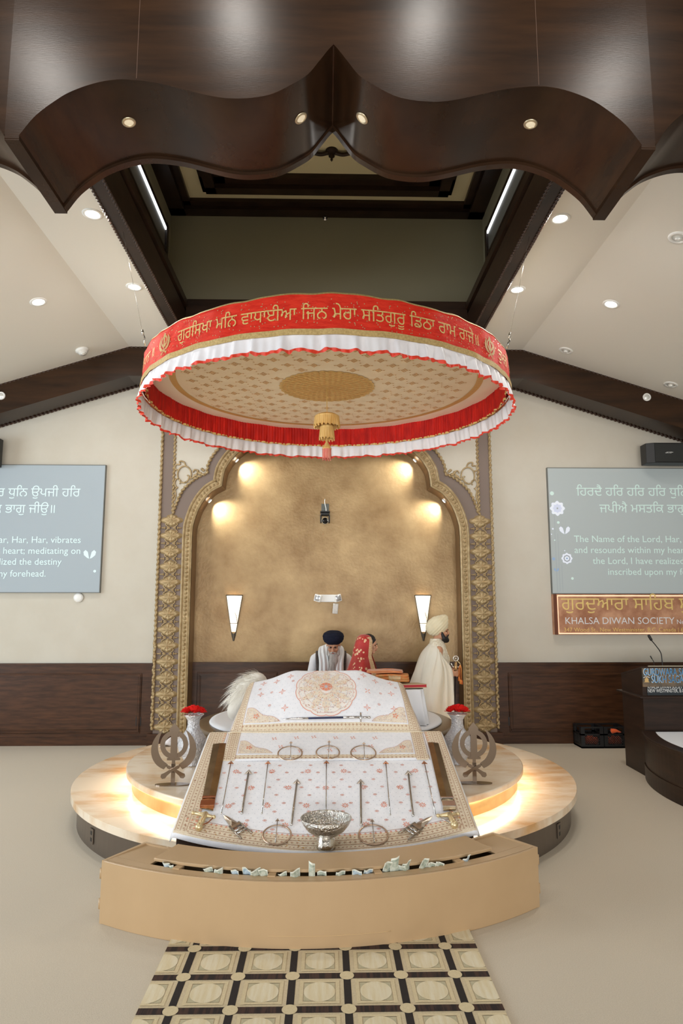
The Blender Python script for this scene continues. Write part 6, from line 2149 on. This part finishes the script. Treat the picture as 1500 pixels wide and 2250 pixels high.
# flowers of the projected page
def blob(m, c, r, n=20, wob=0.0, k=8, mi=0, dz=.002):
    p = at_y(c[0], c[1], YSC); r = r * 6.45 / 1000
    m.add([(p.x + r * (1 + wob * cos(k * 2 * PI * i / n)) * cos(2 * PI * i / n), YSC - dz, p.z + r * (1 + wob * cos(k * 2 * PI * i / n)) * sin(2 * PI * i / n)) for i in range(n)], [tuple(range(n))][::1], None, mi)
m = MB(); blob(m, (1224, 1117), 15.5, 96, .10, 8, dz=.002); m.build('flower', FLW, sr)
m = MB(); blob(m, (1224, 1117), 9.5, 96, .10, 8, 0, .0026); m.build('flower_ring', mat('flower_inner', (206, 214, 232), .7, emit=(206, 214, 236), estr=.15), sr)
m = MB(); blob(m, (1224, 1117), 2, 12, 0, 8, 0, .0032); m.build('flower_heart', STM, sr)
m = MB(); blob(m, (1245, 1227), 11.5, 96, .08, 8, dz=.002); m.build('flower', FLW, sr)
m = MB(); blob(m, (1245, 1227), 7.5, 48, .04, 8, 0, .0026); m.build('flower_ring', STM, sr)
m = MB(); blob(m, (1245, 1227), 5, 32, 0, 8, 0, .0032); m.build('flower_ring', FLW, sr)
m = MB(); blob(m, (1245, 1227), 2, 12, 0, 8, 0, .0038); m.build('flower_heart', BLU, sr)
for c, r, mm in (((1212, 1084), 4.6, LETR), ((1226, 1148), 3, LETR), ((1218, 1187), 1.6, LETR), ((1211, 1174), 1.2, FLW), ((1214, 1162), 2, FLW), ((1257, 1271), 3, LETR), ((1240, 1210), 1.2, FLW), ((1216, 1228), 3.5, BLU)):
    m = MB(); blob(m, c, r, 16); m.build('projected_dot', mm, sr)
def butterfly(c, k, par, mm):
    for s in (-1, 1):
        p = at_y(c[0], c[1], YSC); u = k * 6.45 / 1000
        q = [(0, -1.0), (s * .35, .55), (s * .9, 1.0), (s * 1.35, .55), (s * 1.2, -.2), (s * .5, -.8)]
        q = [(a * u, b * u) for a, b in q]
        if s < 0: q = q[::-1]
        MB().add([(p.x + a + s * u * .08, YSC - .002, p.z + b) for a, b in q], [tuple(range(len(q)))]).build('tulip_petal', mm, par)
butterfly((1240, 1165), 8.5, sr, FLW); butterfly((1222, 1252), 4, sr, BLU)
butterfly((197, 1218), 9.5, sl, LETL)
m = MB(); blob(m, (208, 1255), 3, 16); m.build('projected_dot', LETL, sl)
for (x0, y0), (x1, y1) in (((1238, 1172), (1230, 1300)), ((1222, 1132), (1224, 1300)), ((1243, 1240), (1236, 1300))):
    a, b = at_y(x0, y0, YSC), at_y(x1, y1, YSC)
    MB().box((min(a.x, b.x), YSC - .0012, b.z), (min(a.x, b.x) + .006, YSC, a.z)).build('flower_stem', STM, sr)
# white puck under the left screen
p = at_y(173, 1313, YW)
t = thing('round_wall_device', 'small round white device on the wall under the left screen', 'device', (p.x, YW, p.z))
MB().lathe([(0, .04), (.045, .038), (.066, .022), (.070, .002), (0, 0)], 36, wallframe(p.x, YW, p.z)).build('puck', WHITE, t)
MB().box((-.02, .062, .0), (.02, .085, .012), wallframe(p.x, YW, p.z)).build('clip', BLACK, t)
# loudspeakers above the screens
GRL = mat('speaker_grille', (28, 30, 28), .55, bump=.4, bscale=500)
def speaker(x0, x1, z0, z1, y, lab, rot):
    cx, cz = (x0 + x1) / 2, (z0 + z1) / 2
    t = thing('loudspeaker', lab, 'loudspeaker', (cx, y, cz), 0, 'wall loudspeakers')
    K = Matrix.Translation((cx, y, cz)) @ Matrix.Rotation(rot, 4, 'Z')
    w, h = (x1 - x0) / 2, (z1 - z0) / 2
    pl = [(-w, 0), (-w, .17), (-w + .10, .22), (w - .10, .22), (w, .17), (w, 0)]
    KK = K @ Matrix(((1, 0, 0, 0), (0, -1, 0, 0), (0, 0, 1, 0), (0, 0, 0, 1)))
    MB().prism(pl, -h, h, KK).build('cabinet', BLACK, t, bevel=.008)
    MB().box((-w + .105, -.228, -h + .015), (w - .105, -.218, h - .015), K).build('grille', GRL, t, bevel=.003)
    MB().box((-.05, -.02, -.06), (.05, .16, .06), K).build('wall_bracket', BLACK, t)
    return t, K, w, h
sp, K, w, h = speaker(4.52, 5.38, 3.87, 4.16, YW - .16, 'black wall loudspeaker above the right screen', 0.0)
mb = MB()
put_letters(mb, 'BOSE', K @ frame((-.165, -.2285, -.010), (1, 0, 0), (0, 0, 1)), depth=.001, width=.075, weight=.05, shear=.25)
mb.box((-.182, -.2295, -.008), (-.160, -.2285, -.003), K); mb.box((-.094, -.2295, .003), (-.070, -.2285, .008), K)
mb.build('logo', WHITE, sp)
speaker(-5.44, -4.575, 3.80, 4.20, YW - .16, 'black wall loudspeaker above the left screen', 0.0)
# shop-style name board under the right screen
COP = mat('brushed_copper', (206, 156, 122), .45, .3, col2=(162, 108, 78), nscale=5, detail=6)
SG0, SG1 = 3.19, 6.39
sg = thing('name_board', 'copper name board with gold and white lettering and glowing edges under the right screen', 'sign', ((SG0 + SG1) / 2, YW, 1.475))
MB().box((SG0, YW - .09, 1.475), (SG1, YW - .002, 2.038)).build('copper_panel', COP, sg, bevel=.004)
m = MB()
NEON = mat('warm_edge_light', (255, 226, 190), .4, emit=(255, 196, 160), estr=.75)
m.box((SG0 + .06, YW - .094, 1.485), (SG1, YW - .088, 1.500)); m.box((SG0 + .06, YW - .094, 2.006), (SG1, YW - .088, 2.022)); m.box((SG0 + .055, YW - .094, 1.49), (SG0 + .063, YW - .088, 2.018))
m.build('edge_light', NEON, sg)
MB().box((SG0, YW - .096, 1.475), (SG0 + .045, YW - .09, 2.038)).build('dark_return', mat('dark_copper', (104, 62, 44), .4, .6), sg)
GLE = mat('gold_sign_letter', (230, 200, 124), .4, .2); SLE = mat('silver_sign_letter', (228, 226, 226), .4, .0); TLE = mat('yellow_sign_letter', (232, 196, 116), .5)
YS = YW - .093
wtext(sg, GLE, 'ਗੁਰਦੁਆਰਾ ਸਾਹਿਬ ਸੁਖ ਸਾਗਰ', 1233, 1340, 22, 'LEFT', width_px=402, y=YS, weight=.018, name='gold_lettering')
wtext(sg, SLE, 'KHALSA DIWAN SOCIETY', 1242, 1371, 14, 'LEFT', width_px=240, y=YS, weight=.085, name='silver_lettering')
wtext(sg, SLE, 'New Westminster', 1487, 1371, 10, 'LEFT', y=YS, weight=.01, name='silver_lettering')
wtext(sg, TLE, '347 Wood St., New Westminister, B.C. Canada | 6', 1239, 1388, 9.5, 'LEFT', width_px=262, y=YS, weight=.004, name='address_lettering')

# power points on the wainscot
for px, lab in ((304, 'dark power outlet low on the left wainscot'), (1122, 'dark power outlet low on the right wainscot')):
    p = at_y(px, 1585, YW - .03)
    t = thing('power_outlet', lab, 'outlet', (p.x, YW - .03, p.z), 0, 'wall outlets')
    K = wallframe(p.x, YW - .03, p.z)
    MB().box((-.036, -.058, .0), (.036, .058, .006), K).build('cover_plate', BLACK, t, bevel=.002)
    for q in (-.022, .022): MB().box((-.016, q - .014, .005), (.016, q + .014, .009), K).build('socket', BLACK, t)

# ------------------------------------------------------------------ lectern, side stage and crates
PX0, PYF, PYB = 3.54, 7.77, 8.36
lec = thing('lectern', 'dark wooden lectern with blue lettered sign at the right, behind the curved stage', 'lectern', (4.2, 8.1, 0))
def loft(m, A, B):
    n = len(A); m.add(list(A) + list(B), [(i, (i + 1) % n, n + (i + 1) % n, n + i) for i in range(n)] + [tuple(range(n - 1, -1, -1)), tuple(range(n, 2 * n))])
    return m
def plan(o, z, zb=None):
    zb = z if zb is None else zb
    return [Vector((PX0 - o, PYF - o, z)), Vector((5.2, PYF - o, z)), Vector((5.2, PYB + o, zb)), Vector((PX0 + .02 - o, PYB + o, zb))]
loft(MB(), plan(0, .0), plan(0, .85)).build('body', WOODD, lec)
loft(MB(), plan(.05, .85), plan(.05, .872)).build('ledge', WOODD, lec, weld=True, bevel=.005)
loft(MB(), plan(0, .872), plan(0, 1.175, 1.05)).build('upper_box', WOODD, lec)
loft(MB(), plan(.004, 1.175, 1.05), plan(.004, 1.192, 1.067)).build('top_board', WOODD, lec)
# printed sign on the front
SBL = mat('sign_blue', (36, 132, 190), .5); SWH = mat('sign_white', (236, 236, 232), .5); SDK = mat('sign_dark', (58, 66, 66), .5, col2=(128, 104, 76), nscale=9)
YP = PYF - .016
MB().box((PX0 + .004, YP, .972), (5.1, PYF, 1.176)).build('sign_panel', SDK, lec)
MB().box((PX0 + .05, YP + .006, .880), (5.1, PYF, .972)).build('lower_sign_panel', mat('sign_black', (30, 40, 46), .5), lec)
def ltext(text, px, py, wpx, hpx, mm, weight, y, dep=.0015, nm_='sign_lettering'):
    p = at_y(px, py, y); e = at_y(px + wpx, py, y); h = at_y(px, py - hpx, y).z - p.z
    V, F = letters(text, width=e.x - p.x, weight=weight)
    hh = max(q[1] for q in V); lo = min(q[1] for q in V)
    lo = 0 if ',' in text else lo
    MB().add([(a, (b - lo) * h / (hh - lo), dep) for a, b in V], F, wallframe(p.x, y, p.z)).build(nm_, mm, lec)
ltext('GURDWARA SAHIB', 1413, 1484.6, 112, 16.2, SWH, .085, YP, .001)
ltext('GURDWARA SAHIB', 1414, 1484, 110, 15, SBL, .045, YP, .003)
ltext('SUKH SAGAR', 1431, 1500.6, 79, 16, SWH, .085, YP, .001)
ltext('SUKH SAGAR', 1432, 1500, 77, 14.8, SBL, .045, YP, .003)
ltext('KHALSA DIWAN SOCIETY', 1423, 1513, 80, 8, SWH, .035, YP + .006)
ltext('NEW WESTMINSTER, B.C.', 1423, 1521.5, 81, 7.6, SWH, .035, YP + .006)
# small building emblem on the sign
p = at_y(1420, 1493.5, YP); K = wallframe(p.x, YP, p.z) @ Matrix.Scale(.95, 4)
m = MB(); m.prism([(-.03, -.03), (.03, -.03), (.03, -.022), (.022, -.022), (.022, .012), (.012, .016), (0, .034), (-.012, .016), (-.022, .012), (-.022, -.022), (-.03, -.022)], .001, .003, K)
m.build('building_emblem', mat('emblem_tan', (206, 170, 110), .5), lec)
m = MB(); m.add([K @ Vector((.045 * cos(PI * (.15 + .7 * i / 10)) * k, .045 * sin(PI * (.15 + .7 * i / 10)) * k * .55 + .012, .002)) for k in (1, .78) for i in range(11)], [(i, 11 + i, 12 + i, i + 1) for i in range(10)]); m.build('emblem_arc', SWH, lec)
# glass water edge strip: pale trim on the desk top
MB().box((PX0 + .10, PYF + .02, 1.186), (5.1, PYF + .05, 1.198)).build('pale_trim', mat('pale_perforated_strip', (196, 186, 160), .5), lec)
# gooseneck microphones
def gmic(pts, lab, base, r=.006, cap=.016):
    pts = [Vector(q) for q in pts]
    t = thing('gooseneck_microphone', lab, 'microphone', pts[0])
    MB().cbox(pts[0] + Vector((0, 0, .008)), base).build('base', BLACK, t, bevel=.004)
    S = spline(pts, 8)
    MB().tube(S[:-8], r, 8).build('gooseneck', BLACK, t)
    MB().tube(S[-9:], [cap * .8] + [cap] * 7 + [cap * .7], 12).build('foam_head', BLACK, t)
y = 7.93
g = [at_y(*q, y) for q in ((1455, 1462), (1454, 1452), (1451, 1434), (1440, 1418), (1431, 1407), (1424, 1395))]
g[0].z = 1.160
gmic(g, 'tall gooseneck microphone bending left above the lectern', (.09, .07, .016))
g = [at_y(*q, y + .05) for q in ((1437, 1462), (1436, 1455), (1432, 1448), (1428, 1441))]
g[0].z = 1.152
gmic(g, 'short microphone on the lectern, left of the tall one', (.16, .09, .016), .004, .006)
# curved side stage
ssx, ssy, ssr = 5.48, 6.92, 2.13
side_stage = thing('side_stage', 'curved dark wooden side stage with white top at the lower right', 'stage', (ssx, ssy, 0))
def arcp(r, a0, a1, n, z): return [Vector((ssx + r * cos(math.radians(a0 + (a1 - a0) * i / n)), ssy + r * sin(math.radians(a0 + (a1 - a0) * i / n)), z)) for i in range(n + 1)]
def wallarc(r0, r1, z0, z1, n=60, a0=157, a1=290):
    m = MB(); A = arcp(r0, a0, a1, n, z0); B2 = arcp(r1, a0, a1, n, z0)
    vs = []
    for a, b in zip(A, B2): vs += [a, b, Vector((b.x, b.y, z1)), Vector((a.x, a.y, z1))]
    m.add(vs, [(4 * i + j, 4 * i + 4 + j, 4 * i + 4 + (j + 1) % 4, 4 * i + (j + 1) % 4) for i in range(n) for j in range(4)] + [(0, 1, 2, 3), (4 * n + 3, 4 * n + 2, 4 * n + 1, 4 * n)])
    return m
wallarc(ssr, ssr - .04, .16, .47).build('curved_front', WOODD, side_stage)
wallarc(ssr + .012, ssr - .04, 0, .16).build('kickboard', WOODD, side_stage, weld=True)
wallarc(ssr + .02, ssr - .12, .47, .50).build('nosing', WOODD, side_stage, weld=True, bevel=.006)
m = MB(); A = arcp(ssr - .115, 157, 290, 60, .493); m.prism([(p.x, p.y) for p in A] + [(8.2, A[-1].y), (8.2, A[0].y)], .44, .494); m.build('white_top', mat('white_stage_cloth', (232, 236, 242), .8), side_stage)
# milk crates by the wainscot
CRT = mat('black_crate_plastic', (20, 20, 22), .5)
def crate(x0, lab):
    w, d, h = .30, .30, .275
    y0 = 9.33
    t = thing('milk_crate', lab, 'crate', (x0 + w / 2, y0 + d / 2, 0), 0, 'black crates by the wall')
    MB().box((x0, y0, 0), (x0 + w, y0 + d, .02)).build('floor_panel', CRT, t)
    for nm_, (a, b, c, e) in (('front_panel', (x0, x0 + w, y0, y0 + .014)), ('back_panel', (x0, x0 + w, y0 + d - .014, y0 + d)), ('left_panel', (x0, x0 + .014, y0 + .014, y0 + d - .014)), ('right_panel', (x0 + w - .014, x0 + w, y0 + .014, y0 + d - .014))):
        m = MB()
        alongx = nm_ in ('front_panel', 'back_panel')
        L0, L1 = (a, b) if alongx else (c, e)
        def bar(p, q, r=.0045):
            f = lambda s, z: Vector((s, (c + e) / 2, z)) if alongx else Vector(((a + b) / 2, s, z))
            m.tube([f(*p), f(*q)], r, 4, smooth=False)
        def slab(s0, s1, z0, z1):
            if alongx: m.box((s0, c, z0), (s1, e, z1))
            else: m.box((a, s0, z0), (b, s1, z1))
        slab(L0, L1, .0, .045); slab(L0, L1, .255, h); slab(L0, L0 + .05, .045, .255); slab(L1 - .05, L1, .045, .255)
        slab(L0, L1, .165, .185)
        n = 7; W_ = (L1 - L0 - .10) / n
        for i in range(-4, n + 1):
            for sgn in (1, -1):
                p0 = L0 + .05 + (i if sgn > 0 else n - i) * W_; p1 = p0 + sgn * 4 * W_
                q0, q1 = .045, .165
                lo_, hi_ = L0 + .05, L1 - .05
                def clip(s): return min(max(s, lo_), hi_)
                def zat(s): return q0 + (q1 - q0) * (s - p0) / (p1 - p0)
                s0, s1 = clip(p0), clip(p1)
                if abs(s1 - s0) > .004: bar((s0, zat(s0)), (s1, zat(s1)))
        m.build(nm_, CRT, t)
    return t
crate(3.392, 'black lattice milk crate with orange cloths inside, left of two by the wall')
crate(3.70, 'black lattice milk crate with an orange cloth poking out, next to the lectern')
ORC = mat('orange_cloth', (236, 96, 36), .75, sheen=.3)
rnd = random.Random(2)
for k, (cx, cz, r, lab) in enumerate(((3.47, .085, .06, 'bundled orange cloth at the left inside the left milk crate'), (3.545, .095, .065, 'bundled orange cloth in the middle of the left milk crate'), (3.615, .08, .055, 'bundled orange cloth at the right inside the left milk crate'),
                                  (3.78, .085, .06, 'bundled orange cloth at the left inside the right milk crate'), (3.86, .09, .062, 'bundled orange cloth in the middle of the right milk crate'), (3.925, .085, .055, 'bundled orange cloth at the right inside the right milk crate'))):
    t_ = MB().ell((cx, 9.42, cz), (r * .8, .05, r), 24, 16)
    for q, v in enumerate(t_.v):
        t_.v[q] = v + (v - Vector((cx, 9.42, cz))) * .22 * noise.noise(v * 30 + Vector((k, 0, 0)))
    o = t_.build('orange_cloth', ORC, None); tag(o, lab, 'cloth', 'orange cloths in the crates')
t_ = MB(); S = spline([(3.80, 9.36, .215), (3.83, 9.345, .222), (3.87, 9.335, .222), (3.91, 9.34, .208), (3.945, 9.36, .200)], 8)
t_.tube(S, [.012, .02, .028, .033, .036, .036, .034, .034, .032, .030, .030, .028, .026, .026, .024, .022, .02, .02, .018, .016, .016, .014, .014, .012, .012, .01, .01, .008, .008, .006, .006, .004, .004][:len(S)], 14)
o = t_.build('orange_cloth', ORC, None); tag(o, 'folded orange cloth sticking out over the lattice of the right milk crate', 'cloth', 'orange cloths in the crates')
